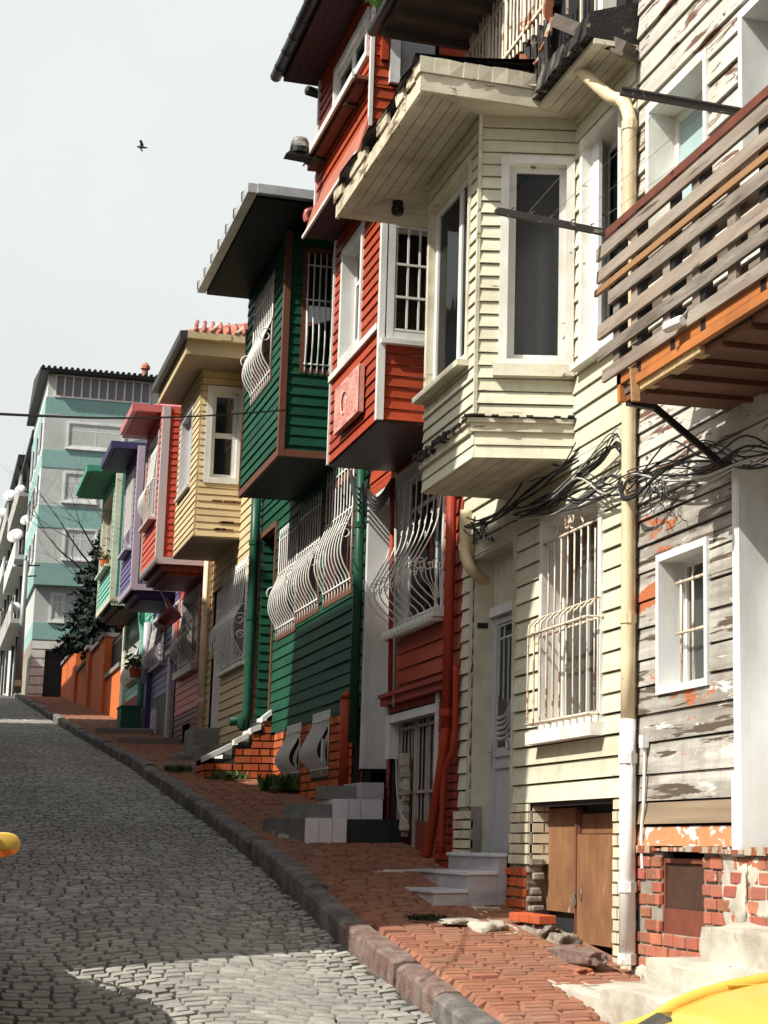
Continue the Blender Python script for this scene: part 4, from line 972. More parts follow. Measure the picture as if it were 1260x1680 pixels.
mo=MB();a,b_=at(735,1135,X=XW).y,at(637,1150,X=XW).y;mo.fbox(W4,a-.3,b_,zr0-.03,zr0+.05,-.01,.09);mo.fbox(W4,a-.3,b_,zr0+.05,zr0+.09,-.01,.12);mo.build('cornice','red_trim',H)
# first-floor bay
SF=FY(RB0)
sw=RY(RB0,636,355,712,565)
w1,h1=window(H,SF,sw[0],XW-.06,sw[2],sw[3],fw=.085,proud=.03,depth=.07,sash=.045,sill=.05,fm='white',pm='glass',curtain='curtain_brown',cv=(0,.9),label='barred side window of the bay')
b=MB();a0,a1,c0,c1=h1
for i in range(5): x=a0+.09+(a1-a0-.18)*i/4;b.bar(SF(x,c0+.12,.01),SF(x,c1-.10,.01),.022,.018)
for t_ in (.08,.35,.62,.93): z=c0+(c1-c0)*t_;b.bar(SF(a0+.07,z,.015),SF(a1-.07,z,.015),.022,.022)
b.build('grille','grille_white',w1)
fw_=RX(XB2,563,398,596,560)
w2,h2=window(H,B4,at(596,480,X=XB2).y,at(562,480,X=XB2).y,at(563,598,X=XB2).z,at(596,368,X=XB2).z,fw=.08,proud=.03,depth=.12,sash=.05,cols=(),rows=(.72,),sill=0,fm='white',sm='white',pm='glass')
bay=MB();zsl=at(541,624,X=XB2).z
clad(bay,SF,XB2+.02,XW,RZ0,TZ0+.15,.112,[h1],lip=.016,joint=9,seed=63);clad(bay,B4,RB0+.02,RB1-.02,RZ0,TZ0+.15,.112,[h2],lip=.016,joint=9,seed=64)
bay.box(XB2+.06,XW,RB1-.05,RB1-.01,RZ0,TZ0)
by=bay.build('bay','red',H)
for q_ in ((XB2-.03,XB2+.04,RB0-.03,RB0+.05,RZ0-.01,TZ0+.1),(XB2-.028,XB2+.02,RB1-.03,RB1+.015,RZ0-.01,TZ0+.1)):
    tr=MB();tr.box(*q_);tr.build('corner_trim','white',by)
tr=MB();tr.box(XB2-.04,XB2,RB0+.06,RB1+.02,zsl-.06,zsl+.01);tr.build('sill_band','white',by)
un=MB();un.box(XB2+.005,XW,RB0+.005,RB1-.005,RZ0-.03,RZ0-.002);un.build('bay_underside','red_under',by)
# flag board on the bay
fl=RX(XB2-.06,551,607,594,704)
fy0,fy1=at(592,650,X=XB2-.06).y,at(553,650,X=XB2-.06).y;fz1=at(553,640,X=XB2-.06).z;fz0=at(553,712,X=XB2-.06).z
mb=MB();mb.cur=0;PF=FX(XB2-.03)
k=10;vs=[];fs=[]
R=random.Random(2)
for i in range(k+1):
    for j in range(k+1):
        e=(1 if 0<i<k and 0<j<k else 0);vs.append(PF(fy0+(fy1-fy0)*i/k,fz0+(fz1-fz0)*j/k,.055+e*.012*math.sin(i*1.3+j*.7)))
for i in range(k):
    for j in range(k): fs.append((i*(k+1)+j,(i+1)*(k+1)+j,(i+1)*(k+1)+j+1,i*(k+1)+j+1))
mb.add(vs,fs);mb.fbox(PF,fy0,fy1,fz0,fz1,.0,.045)
cy,cz=(fy0+fy1)/2+.1,(fz0+fz1)/2;mb.cur=1
ro,ri=(fz1-fz0)*.26,(fz1-fz0)*.205;cres=[]
for i in range(15): a=.7+(2*math.pi-1.4)*i/14;cres.append((cy+ro*math.cos(math.pi-a)*-1,cz+ro*math.sin(a)))
pts=[]
for i in range(15): a=.75+(2*math.pi-1.5)*i/14;pts.append((cy-.05+ri*math.cos(a)*1+.0,cz+ri*math.sin(a)))
for i in range(14):
    o0=cres[i];o1=cres[i+1]
    a0=(cy-(ro)*0-ro*0+ -ro*0,0)
th=[]
N_=24
for i in range(N_+1):
    a=math.radians(40)+math.radians(280)*i/N_   # horns open towards the near side (-Y)
    o=(cy-ro*math.cos(a),cz+ro*math.sin(a));t_=math.sin(math.pi*i/N_)*ro*.36+.002
    d=((cy-o[0])/ro,(cz-o[1])/ro);th.append((o,(o[0]+d[0]*t_,o[1]+d[1]*t_)))
mb.add([PF(p[0],p[1],.071) for q in th for p in q],[(2*i,2*i+2,2*i+3,2*i+1) for i in range(N_)])
sy,sz=cy-ro*1.15,cz
st=[]
for i in range(10): a=math.pi/2*0+math.pi*i/5;r=.075 if i%2==0 else .03;st.append(PF(sy-r*math.cos(a),sz+r*math.sin(a),.071))
mb.add(st,[tuple(range(10))])
solo(mb,'flag_panel',['flag_faded','flag_mark'],'sun-faded pink flag panel with crescent hung on the red bay','flag')
# second floor
SF2=FY(T0);TF=FX(XT);TZ1=9.0
ew=RX(XT,552,95,607,140)
w3,h3=window(H,TF,at(606,120,X=XT).y,at(553,120,X=XT).y,at(553,186,X=XT).z,at(606,18,X=XT).z,fw=.08,proud=.04,depth=.0,sash=.06,cols=(.5,),mw=.12,sill=0,fm='white',pm='glass',curtain='curtain',cu=(.6,1))
tz=MB();clad(tz,TF,T0+.02,T1-.02,TZ0+.42,TZ1,.108,[h3],lip=.016,joint=9,seed=65)
p1=at(637,138,Y=T0);p2=at(705,60,Y=T0)
h4=(p1.x,p2.x+.1,p1.z-.02,p2.z+.2)
clad(tz,SF2,XT+.02,XW+.6,TZ0+.05,TZ1,.112,[h4],lip=.016,joint=9,seed=66);tz.box(XT+.06,XW+.4,T1-.06,T1-.02,TZ0,TZ1)
up=tz.build('upper_bay','red',H)
tm=MB();tm.box(XT-.025,XT+.01,T0-.025,T0+.04,TZ0+.3,TZ1);tm.box(XT-.03,XT+.03,T1-.04,T1+.02,TZ0+.05,TZ1);tm.build('corner_trim','white',up)
sk=MB();sk.hexa([(XT-.13,T0-.02,TZ0),(XT+.05,T0-.02,TZ0),(XT+.05,T1+.02,TZ0),(XT-.13,T1+.02,TZ0),(XT-.02,T0-.01,TZ0+.42),(XT+.02,T0-.01,TZ0+.42),(XT+.02,T1+.01,TZ0+.42),(XT-.02,T1+.01,TZ0+.42)]);sk.build('skirt','red_pink',up)
ed=MB();ed.box(XT-.145,XT-.12,T0-.03,T1+.03,TZ0-.015,TZ0+.02);ed.build('skirt_edge','white_worn',up)
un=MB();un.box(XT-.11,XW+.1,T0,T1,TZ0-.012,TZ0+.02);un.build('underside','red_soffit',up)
sb=MB();z=at(527,226,X=XT-.16).z;sb.box(XT-.16,XT,T0+.1,T1-.05,z+.03,z+.07);sb.box(XT-.13,XT-.03,T0+.2,T1-.05,z-.04,z+.03);so=sb.build('window_shelf','brown',up)
se=MB();se.box(XT-.185,XT-.161,T0+.08,T1-.03,z+.015,z+.09);se.build('shelf_edge','white',up)
for y in (T0+.6,T1-.5): br=MB();br.bar((XT-.15,y,z-.055),(XT,y,z-.06),.07,.02);br.build('shelf_bracket','metal_dark',up)
sx=MB();sx.fbox(SF2,p1.x-.09,p1.x-.02,TZ0+1.0,TZ1,-.02,.07);sx.fbox(SF2,XT+.10,XT+.17,TZ0+1.,TZ1,-.02,.05);sx.build('pilaster','red',up)
wn=MB();WZ=FY(T0-.05)
for a,b_,c,d in ((p1.x,p1.x+.10,p1.z,p2.z),(p1.x+.1,p2.x,p1.z,p1.z+.06)): wn.fbox(WZ,a,b_,c,d+.1 if a==p1.x else d,-.04,.02)
wo=wn.build('casement','white',up);pn=MB();pn.fbox(WZ,p1.x+.1,p2.x+.05,p1.z+.06,p2.z+.1,-.02,-.01);pn.build('pane','frosted',wo)
# eaves of the red house
ez=at(462,133,Y=T1+.15);EX=ez.x;EZ=ez.z
rf=MB();rf.box(EX+.02,XW+1.5,T0-.3,T1+.15,EZ,EZ+.06);rf.build('soffit','red_soffit',H)
rt=MB();hip(rt,EX-.02,9,T0-.3,T1+.17,EZ+.062,1.6,2.2);rt.build('roof','roof_grey',H)
gt=MB();gt.tube([(EX-.06,T0-.3,EZ+.06),(EX-.06,T1+.2,EZ+.06)],.065,10)
for i in range(7): y=T0+(T1-T0)*i/6.3;gt.tube([(EX-.06,y,EZ+.06),(EX-.06,y+.02,EZ+.06)],.072,10)
gt.build('gutter','gutter_dark',H,smooth=True)
a=at(515,150,Y=T1+.25);g3=MB();g3.tube([(a.x-.08,T1+.2,a.z-.02),(XT+.5,T1+.55,a.z+.03)],.06,8);g3.build('downpipe_elbow','gutter_dark',H,smooth=True)
# street lamp bracket
mb=MB();a=at(530,264,X=XT-.02);b_=at(472,252,X=3.05);b_=at(476,253,Y=a.y+.05)
mb.bar(a,b_,.035,.05);d=(a-b_).normalized();c=b_+d*.10
mb.hexa([tuple(b_+Vector(v)) for v in ((-.06,-.09,-.03),(.36,-.09,-.055),(.36,.09,-.055),(-.06,.09,-.03),(.0,-.07,.035),(.22,-.07,.05),(.22,.07,.05),(.0,.07,.035))])
mb.lathe([(.105,.03),(.105,.09)],c,(0,0,1),14)
t=thing('street_lamp','small black lamp on an arm sticking out from the red house','lamp',tuple(a));mb.build('lamp_arm','lamp_black',t)
mb=MB();mb.lathe([(.10,.09),(.10,.16),(.085,.2),(.04,.215)],c,(0,0,1),14);mb.build('lamp_glass','lamp_glass',t,smooth=True)
core(H,XW+.42,10,RY0,RY1,-.8,EZ+.05)
# drainpipes of the red house
for px0,px1,py0,py1,r,X in ((741,733,818,1195,.05,4.5),):
    a=at(px0,py0,X=X);b_=at(px1,py1,X=X)
    pipe(H,[(X,a.y,a.z+.5),(X,a.y,b_.z)],r,'red_trim',k=1,collars=[((X,a.y,b_.z+.15),(0,0,1))])
    c=at(703,1405,X=4.46);pipe(H,[(X,a.y-.0,b_.z+.02),(X-.02,a.y+.03,b_.z-.25),(4.46,c.y-.1,b_.z-.9),(4.44,c.y,c.z)],r*.95,'red_trim')
a=at(746,1180,X=4.53);c=at(724,1400,X=4.5);pipe(H,[(4.53,a.y,a.z+.5),(4.53,a.y,a.z-.2),(4.5,c.y-.05,c.z+.7),(4.5,c.y,c.z)],.03,'red_trim')
a=at(643,830,X=4.53);b_=at(641,1150,X=4.53);pipe(H,[(4.53,a.y,a.z+.3),(4.53,b_.y,b_.z)],.032,'red_trim',k=1)
a=at(649,850,X=4.5);b_=at(646,1160,X=4.5);pipe(H,[(4.5,a.y,a.z+.2),(4.5,b_.y,b_.z)],.016,'cable_grey',name='conduit',k=1,seg=6)
cb=MB();R=random.Random(2)
p0=at(650,1240,X=4.5);cb.tube(smooth_pts([p0,at(651,1290,X=4.5),at(656,1330,X=4.5),at(668,1350,X=4.48)],6),.009,5);cb.build('cable','cable_grey',H,smooth=True)
tf=MB();p=at(657,1300,X=4.57)
for i in range(14): tf.fbox(W4,p.y-.08+R.uniform(-.03,.03),p.y+.05+R.uniform(-.03,.05),p.z-.45+.06*i,p.z-.38+.06*i,-.05,.01+R.uniform(0,.03))
tf.build('broken_jamb','rubble',H,bevel=.008)
# tiled steps at the red door
t=thing('front_steps','white marble and black stone tiled steps below the tall white door of the red house','steps',(4.1,20,kz(20)))
yc=at(655,1370,X=4.4).y
def stp(X,x1,y0,y1,z0,z1,front,face,top='stone_grey',name='step'):
    m=MB();m.box(X,x1,y0,y1,z0,z1-.02);o=m.build(name,face,t,bevel=.004)
    m=MB();m.box(X-.012,x1,y0-.012,y1+.01,z1-.018,z1);m.build('tread',top,o)
    return o
z1_=at(550,1343,X=3.75).z;z0_=kz(18.9)-.15
ya_=at(575,1370,X=3.75).y;yb_=at(500,1370,X=3.75).y
# nearer end faces point down the street: build as blocks whose -Y faces carry the tiles
Yn=18.75
def xat(px,py): return at(px,py,Y=Yn).x
zA=at(520,1342,Y=Yn).z;zAb=at(520,1392,Y=Yn).z
xs_=[xat(500,1370),xat(523,1370),xat(545,1370),xat(569,1370),xat(574,1370),xat(642,1370),XW-.01]
ms=['marble_white','marble_white','marble_white','marble_black','marble_black','marble_black']
for i in range(6):
    m=MB();m.box(xs_[i]+.002,xs_[i+1]-.002,Yn,Yn+1.1,zAb-.25 if i<3 else zAb-.3,zA-(.0 if i<3 else .01));m.build('tile_block',ms[i],t,bevel=.003)
m=MB();a=xat(460,1370);m.hexa([(a-.0,Yn+.9,zAb-.3),(xs_[0]-.001,Yn+.004,zAb-.3),(xs_[0]-.001,Yn+1.1,zAb-.3),(a,Yn+1.1,zAb-.3),(a,Yn+.9,zA),(xs_[0]-.001,Yn+.004,zA),(xs_[0]-.001,Yn+1.1,zA),(a,Yn+1.1,zA)])
m.build('step_side','stone_grey',t)
Yn2=19.35
zB=at(590,1311,Y=Yn2).z;zC=at(590,1285,Y=Yn2+.3).z
xb=[at(x,1330,Y=Yn2).x for x in (548,572,592,628)]
for i in range(3):
    m=MB();m.box(xb[i]+.002,xb[i+1]-.002,Yn2,Yn2+.9,zA-.1,zB);m.build('tile_block','marble_white',t,bevel=.003)
xc=[at(x,1298,Y=Yn2+.02).x for x in (545,592,630)]
m=MB();m.box(xc[1],xc[2],Yn2+.02,Yn2+.9,zB+.002,zC);m.build('tile_block','marble_side',t,bevel=.004)
m=MB();m.box(xc[0],xc[1]-.003,Yn2+.25,Yn2+.9,zB+.002,zC-.03);m.build('tile_block','stone_grey',t,bevel=.004)
m=MB();m.box(xc[0]-.35,xb[0]-.003,Yn2+.1,Yn2+.9,zA-.05,zB-.05);m.build('tile_block','stone_grey',t,bevel=.004)
m=MB();x0=at(470,1400,Y=Yn-.12).x;m.add(*slab(x0,XW,Yn-.16,Yn+.4,zAb-.35,zAb-.012,7,.02));solo(m,'step_ledge','basalt_red','low rough stone ledge under the tiled steps of the red house','ledge')
m=MB();p=at(655,1428,X=4.2);m.add(*slab(3.95,XW,16.75,18.4,kz(17.5)-.4,at(655,1425,X=4.2).z,8,.02));solo(m,'door_slab','concrete','sloping concrete slab before the red metal door','slab')
m=MB();p=at(455,1372,X=3.5)
for i in range(14): m.box(3.40+.028*(i%4),3.52+.06*(i%3)+.12,19.1+.14*i*.6,19.1+.14*i*.6+.075,kz(19.2+.084*i)-.03,kz(19.2+.084*i)+.012+.006*(i%3))
solo(m,'tile_scraps','rubble','patch of broken white tile pieces between kerb and tiled steps','tiles')
# ================================================================ green house
H=thing('wooden_house','dark green clapboard house with white bellied window grilles and a brick base','house',(XW,24.5,kz(24.5)))
GY0,GY1=20.75,28.55;GB0,GB1=22.6,25.72;GZ0,GS=4.75,7.70
zf=at(505,1185,X=XW).z
holes=[(GB0+.05,GB1-.05,GZ0,GS)]
PB=[(0,.04),(.2,.04),(.40,.05),(.50,.16),(.60,.30),(.70,.37),(.78,.36),(.86,.25),(.93,.10),(1,.04)]
for (l,r,t_,b_) in ((458,489,893,1033),(488,526,855,1003),(533,579,790,972)):
    y0_,y1_=at(r,950,X=XW).y,at(l,950,X=XW).y;zb_=at(r,b_,X=XW).z;zt_=at(r,t_-22,X=XW).z
    w,hh=window(H,W4,y0_,y1_,zb_,zt_,fw=.09,proud=.02,depth=.1,sash=.05,cols=(.5,),rows=(.6,),sill=0,fm='brown',pm='glass',curtain='curtain_brown' if l!=488 else None);holes.append(hh)
    grille(w,W4,y0_+.06,y1_-.05,zb_+.12,zt_+.12,n=10,prof=PB,r=.011,cross=(.05,.40,.965),over=.10,scroll=1)
dn,df=at(447,1050,X=XW).y,at(424,1050,X=XW).y;dt=at(447,870,X=XW).z;db_=at(440,1190,X=XW+.2).z
holes.append((dn,df,db_-.5,dt))
m=MB();m.fbox(W4,dn-.10,dn,db_,dt+.08,-.1,.03);m.fbox(W4,df,df+.14,db_,dt+.08,-.1,.03);m.fbox(W4,dn,df,dt,dt+.08,-.1,.028);m.build('door_frame','brown',H)
m=MB();clad(m,FY(df-.02),XW,XW+.9,db_,dt,.14,joint=9,seed=70);clad(m,FX(XW+.9),dn,df,db_,dt,.14,joint=9,seed=71);m.build('entry_wall','green',H)
m=MB();m.fbox(FX(XW+.86),dn+.1,df-.1,db_,dt-.2,0,.04);m.build('door','brown',H)
m=MB();clad(m,W4,GY0,GY1,zf,GZ0+.3,.150,holes,lip=.018,joint=4,seed=72);clad(m,W4,GY0,GY1,GZ0+.3,GS,.150,holes,lip=.018,joint=4,seed=73);m.build('wall','green',H)
# brick base with two basement windows
bh=[]
zt0,zb0=at(545,1170,X=XW).z,at(545,1290,X=XW).z
gb=[]
for (l,r,t_,b_) in ((472,495,1187,1268),(514,542,1166,1262)):
    y0_,y1_=at(r,1220,X=XW-.03).y,at(l,1220,X=XW-.03).y;gb.append((y0_,y1_,at(r,b_+8,X=XW-.03).z,at(r,t_+2,X=XW-.03).z));bh.append(gb[-1])
BP=FX(XW-.03);dstep=at(440,1200,X=XW).y
bk=MB();bricks(bk,BP,at(583,1200,X=XW).y,dstep-.75,kz(22)-.6,zf-.004,bl=.24,bh=.085,gap=.022,holes=bh,seed=74,n=.012,th=.1);bk.build('brick_base',['brick_orange','mortar_dark'],H)
PS=[(0,.03),(.12,.05),(.3,.15),(.5,.28),(.66,.33),(.8,.27),(.9,.13),(1,.04)]
for g_ in gb:
    m=MB();m.fbox(BP,g_[0],g_[1],g_[2],g_[3],-.16,-.13);o=m.build('basement_window','dark',H)
    def sw_(m,g_=g_):
      for u in (g_[0]+.03,g_[1]-.03):
        for s in (.25,.36): m.tube(smooth_pts([BP(u,g_[3]-.25,.02),BP(u,(g_[2]+g_[3])/2-.1,.26*s),BP(u,g_[2]+.12,.04)],6),.008,5)
    grille(o,BP,g_[0]+.03,g_[1]-.03,g_[2]+.06,g_[3]-.05,n=10,prof=PS,r=.010,cross=(.0,.05,.98),over=.08,bulge=.5,extra=sw_)
m=MB();y=at(577,1200,X=XW).y;m.tube([(XW-.06,y,zb0-.3),(XW-.06,y,zt0+.12)],.08,10);m.lathe([(.09,0),(.06,.06),(.0,.1)],(XW-.06,y,zt0+.1));m.build('corner_post','red_trim',H,smooth=True)
# bay
SF=FY(GB0)
sw=RY(GB0,498,420,600,622)
w1,h1=window(H,SF,sw[0],min(sw[1],XW-.05),sw[2],at(498,405,Y=GB0).z,fw=.07,proud=.02,depth=.1,sash=.04,sill=0,fm='brown',pm='glass_dark')
PSd=[(0,.04),(.40,.04),(.5,.08),(.62,.16),(.75,.19),(.87,.12),(1,.04)]
grille(w1,SF,sw[0]+.07,XW-.10,sw[2]+.08,at(510,425,Y=GB0).z,n=6,prof=PSd,r=.012,cross=(.06,.38,.97),over=.08,side=False)
a,b_=at(447,600,X=XB).y,at(416,600,X=XB).y
zt_,zb_=at(447,470,X=XB).z,at(447,622,X=XB).z
w2,h2=window(H,B4,a,b_,zb_,zt_,fw=.07,proud=.02,depth=.09,sash=.05,cols=(.5,),sill=0,fm='brown',pm='glass',curtain='curtain_brown')
grille(w2,B4,a+.05,b_-.03,zb_+.08,zt_+.05,n=11,prof=PB,r=.012,cross=(.08,.42,.965),over=.1,scroll=1)
m=MB();clad(m,SF,XB+.02,XW,GZ0,GS,.132,[h1],lip=.014,joint=9,seed=75);clad(m,B4,GB0+.02,GB1,GZ0,GS,.132,[h2],lip=.016,joint=9,seed=76);m.box(XB+.06,XW,GB1-.04,GB1,GZ0,GS)
by=m.build('bay','green',H)
m=MB();m.box(XB-.03,XB+.05,GB0-.03,GB0+.07,GZ0-.02,GS);m.box(XB+.05,XW,GB0-.028,GB0+.02,GZ0-.02,GZ0+.07);m.box(XB-.028,XB+.02,GB0+.07,GB1+.02,GZ0-.02,GZ0+.07);m.box(XB-.027,XB+.02,GB1-.03,GB1+.02,GZ0+.07,GS-.5);m.build('corner_trim','brown',by)
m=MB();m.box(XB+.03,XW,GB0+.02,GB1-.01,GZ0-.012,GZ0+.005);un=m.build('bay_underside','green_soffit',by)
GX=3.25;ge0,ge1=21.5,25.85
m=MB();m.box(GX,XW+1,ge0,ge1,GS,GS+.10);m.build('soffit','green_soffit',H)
m=MB();hip(m,GX-.04,9,ge0-.03,ge1+.05,GS+.12,.9,2.4,2.,1.);m.build('roof','roof_grey',H)
m=MB();hip(m,XW-.1,9,ge1+.06,GY1,GS-.4,.5,1.2,.1,1.);m.build('roof','roof_grey',H)
m=MB()
m.box(GX-.13,GX-.01,ge0-.10,ge1+.05,GS+.03,GS+.145);m.box(GX-.01,XW,ge0-.12,ge0-.01,GS+.03,GS+.145)
go=m.build('gutter','gutter',H)
for i in range(7): m=MB();y=ge0+.3+i*.66;m.tube([(GX-.14,y,GS+.03),(GX-.145,y,GS+.15),(GX-.12,y,GS+.17)],.008,5);m.build('gutter_hook','gutter_dark',go)
m=MB();p=at(508,345,Y=ge0-.05);m.tube(smooth_pts([p+Vector((.2,.02,.05)),p,p+Vector((-.04,0,-.07)),p+Vector((-.02,0,-.15))],5),.045,8);m.build('gutter_elbow','coral_gutter',H,smooth=True)
core(H,XW+1.0,10,GY0,GY1,0,GS)
def vpipe(h,px,y0p,y1p,r,mt,X=4.5,cols=()):
    a=at(px,y0p,X=X);b_=at(px,y1p,X=X);z1=a.z
    return pipe(h,[(X,a.y,z1),(X,a.y,at(px-.03*0,y1p,X=X).z)],r,mt,k=1,collars=[((X,a.y,at(px,c,X=X).z),(0,0,1)) for c in cols])
a=at(420,830,X=4.48);b_=at(405,1180,X=4.48)
pipe(H,[(4.48,a.y,a.z+.3),(4.48,a.y,b_.z+.1),(4.38,a.y+.05,b_.z),(4.25,a.y+.1,b_.z-.03)],.075,'green_pipe',k=3,collars=[((4.48,a.y,at(413,1013,X=4.48).z),(0,0,1)),((4.48,a.y,at(418,890,X=4.48).z),(0,0,1))])
a=at(593,775,X=4.5);b_=at(586,1130,X=4.5)
pipe(H,[(4.5,a.y,a.z+.5),(4.5,a.y,b_.z-.6)],.055,'green_pipe',k=1,collars=[((4.5,a.y,at(592,860,X=4.5).z),(0,0,1))])
m=MB();R=random.Random(9)
for i in range(5):
    a=at(575,772+4*i,X=4.46);b_=at(600,800+6*i,X=4.45);c=at(640,790+5*i,X=4.47);m.tube(smooth_pts([a,a+(b_-a)*.5+Vector((0,0,-.1-.03*i)),b_,b_+(c-b_)*.5+Vector((0,0,-.15)),c],5),.012,5)
for i in range(3): a=at(600,800,X=4.45);m.tube([a+Vector((-.02,.1*math.cos(t*.6+i),.12*math.sin(t*.6+i)-.05)) for t in range(10)],.010,5)
solo(m,'cable_bundle','cable','tangle of black cables between green drainpipe and red house under the bays','cables')
# brick stair with white coping
t=thing('brick_stairs','orange brick stair with stepped white coping in front of the green house','stairs',(4.2,27.5,kz(27.5)))
YS=at(442,1240,X=4.42).y
YS=26.75
xs0=[at(p_,1260,Y=YS).x for p_ in (337,383,410,428,447)]
ztops=[at(390,1245,Y=YS).z,at(395,1222,Y=YS).z,at(420,1204,Y=YS).z,at(436,1182,Y=YS).z]
z0=at(400,1292,Y=YS).z-.3
FS=FY(YS)
m=MB()
for i in range(4): bricks(m,FS,xs0[i],xs0[i+1],z0,ztops[i],bl=.25,bh=.085,gap=.022,seed=80+i,n=.010,th=.9,jit=.001)
bricks(m,FX(xs0[0]),YS,YS+1.,z0,ztops[0],bl=.25,bh=.085,gap=.022,seed=88,n=.01)
m.build('brick_side',['brick_orange','mortar_dark'],t)
cp=MB()
pt=[at(333,1243,Y=YS),at(380,1221,Y=YS),at(384,1215,Y=YS),at(408,1204,Y=YS),at(411,1196,Y=YS),at(428,1190,Y=YS),at(430,1178,Y=YS),at(446,1166,Y=YS)]
for i in (0,2,4,6):
    a,b_=pt[i],pt[i+1];cp.hexa([(a.x,YS-.03,a.z-.06),(b_.x,YS-.03,b_.z-.06),(b_.x,YS+.2,b_.z-.06),(a.x,YS+.2,a.z-.06),(a.x,YS-.03,a.z+.015),(b_.x,YS-.03,b_.z+.02),(b_.x,YS+.2,b_.z+.02),(a.x,YS+.2,a.z+.015)])
cp.build('coping','white',t)
st=MB()
for i in range(5): st.box(3.75+.2*i,XW+.6,YS+.2,YS+1.05,kz(27)-.2,kz(27)+.12+.19*i)
st.build('stair_tread','white_worn',t)
R=random.Random(6)
def weeds(name,c,n,s,h,label,mt='weed',sx=1.):
    m=MB()
    for k in range(n):
        a=R.random()*6.28;d=R.random()**.6*s;p=Vector(c)+Vector((d*math.cos(a)*sx,d*math.sin(a)*1.4,0));w=R.uniform(.008,.02);u=Vector((math.cos(a*3),math.sin(a*3),0))*w
        tip=p+Vector((R.uniform(-.08,.08),R.uniform(-.08,.08),R.uniform(.3,1)*h));md=(p+tip)/2+Vector((R.uniform(-.02,.02),0,.02));m.add([p-u,p+u,md+u,tip,md-u],[(0,1,2,3,4)])
    return solo(m,name,mt,label,'weeds')
weeds('weed_patch',(4.42,24.6,kz(24.6)),420,.30,.26,'dark leafy weeds growing at the foot of the green house brick base')
weeds('weed_patch',(4.0,26.55,kz(26.5)),160,.25,.14,'small weeds at the foot of the orange brick stair')
weeds('weed_patch',(3.45,27.9,kz(27.9)),140,.2,.10,'thin weeds between kerb and grey stone step')
# ================================================================ beige house
H=thing('wooden_house','beige clapboard house with a tiled roof and white framed bay window','house',(XW,31,kz(31)))
BY0,BY1=28.6,33.8;BB0,BB1=30.6,33.3;BZ0,BS=4.95,7.80
holes=[(BB0+.05,BB1-.05,BZ0,BS)]
a,b_=at(405,1000,X=XW).y,at(367,1000,X=XW).y
a=max(a,BY0+.12)
zt_,zb_=at(402,920,X=XW).z,at(402,1085,X=XW).z
w,hh=window(H,W4,a,b_,zb_,zt_,fw=.07,proud=.02,depth=.16,sash=.05,sill=.06,fm='white',pm='glass_grey',curtain='curtain_dark');holes.append(hh)
PK=[(0,.06),(.12,.10),(.42,.20),(.46,.24),(.58,.48),(.68,.55),(.78,.50),(.88,.30),(.96,.10),(1,.05)]
grille(w,W4,a+.05,b_-.05,zb_+.06,zt_-.06,n=12,prof=PK,r=.012,cross=(.04,.44,.985),over=.08,scroll=2)
dn,df=at(362,1100,X=XW).y,at(345,1100,X=XW).y;dt=at(360,965,X=XW).z;db_=at(355,1208,X=XW).z
holes.append((dn,df,db_-.4,dt))
m=MB();m.fbox(W4,dn,df,db_,dt,-.09,-.05);d_=m.build('door','white',H)
m=MB()
for k in range(2): m.fbox(W4,dn+.12,dn+.3,db_+.75-.18*k,db_+.84-.18*k,-.049,-.035)
m.build('letter_slot','metal_dark',d_)
m=MB();zf2=kz(30)-.5;clad(m,W4,BY0,BY1,zf2,BS,.145,holes,lip=.016,joint=4,seed=90);m.build('wall','beige',H)
m=MB();m.box(XW-.05,XW+.02,BY0-.02,BY0+.32,kz(28.6)-.3,BZ0+.4);m.build('corner_board','cream_trim',H)
SF=FY(BB0)
sw=RY(BB0,341,632,400,796)
w1,h1=window(H,SF,sw[0],min(sw[1],XW-.03),sw[2],sw[3],fw=.10,proud=.03,depth=.08,sash=.07,rows=(.5,),mw=.09,sill=0,fm='white',pm='glass_dark',curtain='curtain_dark',cu=(.4,.8))
a,b_=at(316,720,X=XB).y,at(298,720,X=XB).y
w2,h2=window(H,B4,a,b_,at(316,790,X=XB).z,at(318,660,X=XB).z,fw=.10,proud=.02,depth=.08,sash=.05,sill=.05,fm='trim_grey',pm='frosted')
m=MB();clad(m,SF,XB+.02,XW,BZ0,BS,.118,[h1],lip=.013,rag=.006,joint=9,seed=91);clad(m,B4,BB0+.02,BB1,BZ0,BS,.118,[h2],lip=.016,joint=9,seed=92);m.box(XB+.06,XW,BB1-.04,BB1,BZ0,BS)
by=m.build('bay','beige',H)
m=MB();m.box(XB,XW,BB0,BB1,BZ0-.02,BZ0+.01);m.build('bay_underside','beige_soffit',by)
R=random.Random(33)
for i in range(9): m=MB();x=XB+.05+R.random()*.6;z=BZ0+R.choice([.12,.24,.60,.62]);m.fbox(SF,x,x+R.uniform(.06,.2),z-.012,z+R.uniform(.01,.03),.0,.017);m.build('rotten_gap','brown',by)
e=at(262,650,Y=BB1+.12);EX=e.x;e0=29.6
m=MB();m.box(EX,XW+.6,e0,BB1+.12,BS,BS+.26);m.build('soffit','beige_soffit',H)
m=MB();m.box(EX-.02,EX,e0-.02,BB1+.14,BS-.02,BS+.22);m.box(EX,XW+.2,e0-.02,e0,BS-.02,BS+.22);m.build('fascia','beige',H)
m=MB();m.box(EX-.14,EX-.021,e0-.14,BB1+.16,BS+.2,BS+.33);m.build('gutter','gutter_dark',H)
m=MB();m.box(EX-.02,XW+.2,e0-.14,e0-.022,BS+.22,BS+.34)
for k in range(2): m.box(EX+.5+.42*k,EX+.68+.42*k,e0-.15,e0-.14,BS+.23,BS+.33)
m.build('side_gutter','beige',H)
m=MB();hip(m,EX-.10,9.2,e0-.12,BY1+.2,BS+.34,.9,1.9,1.9,.5);ro=m.build('roof','tile',H)
m=MB()
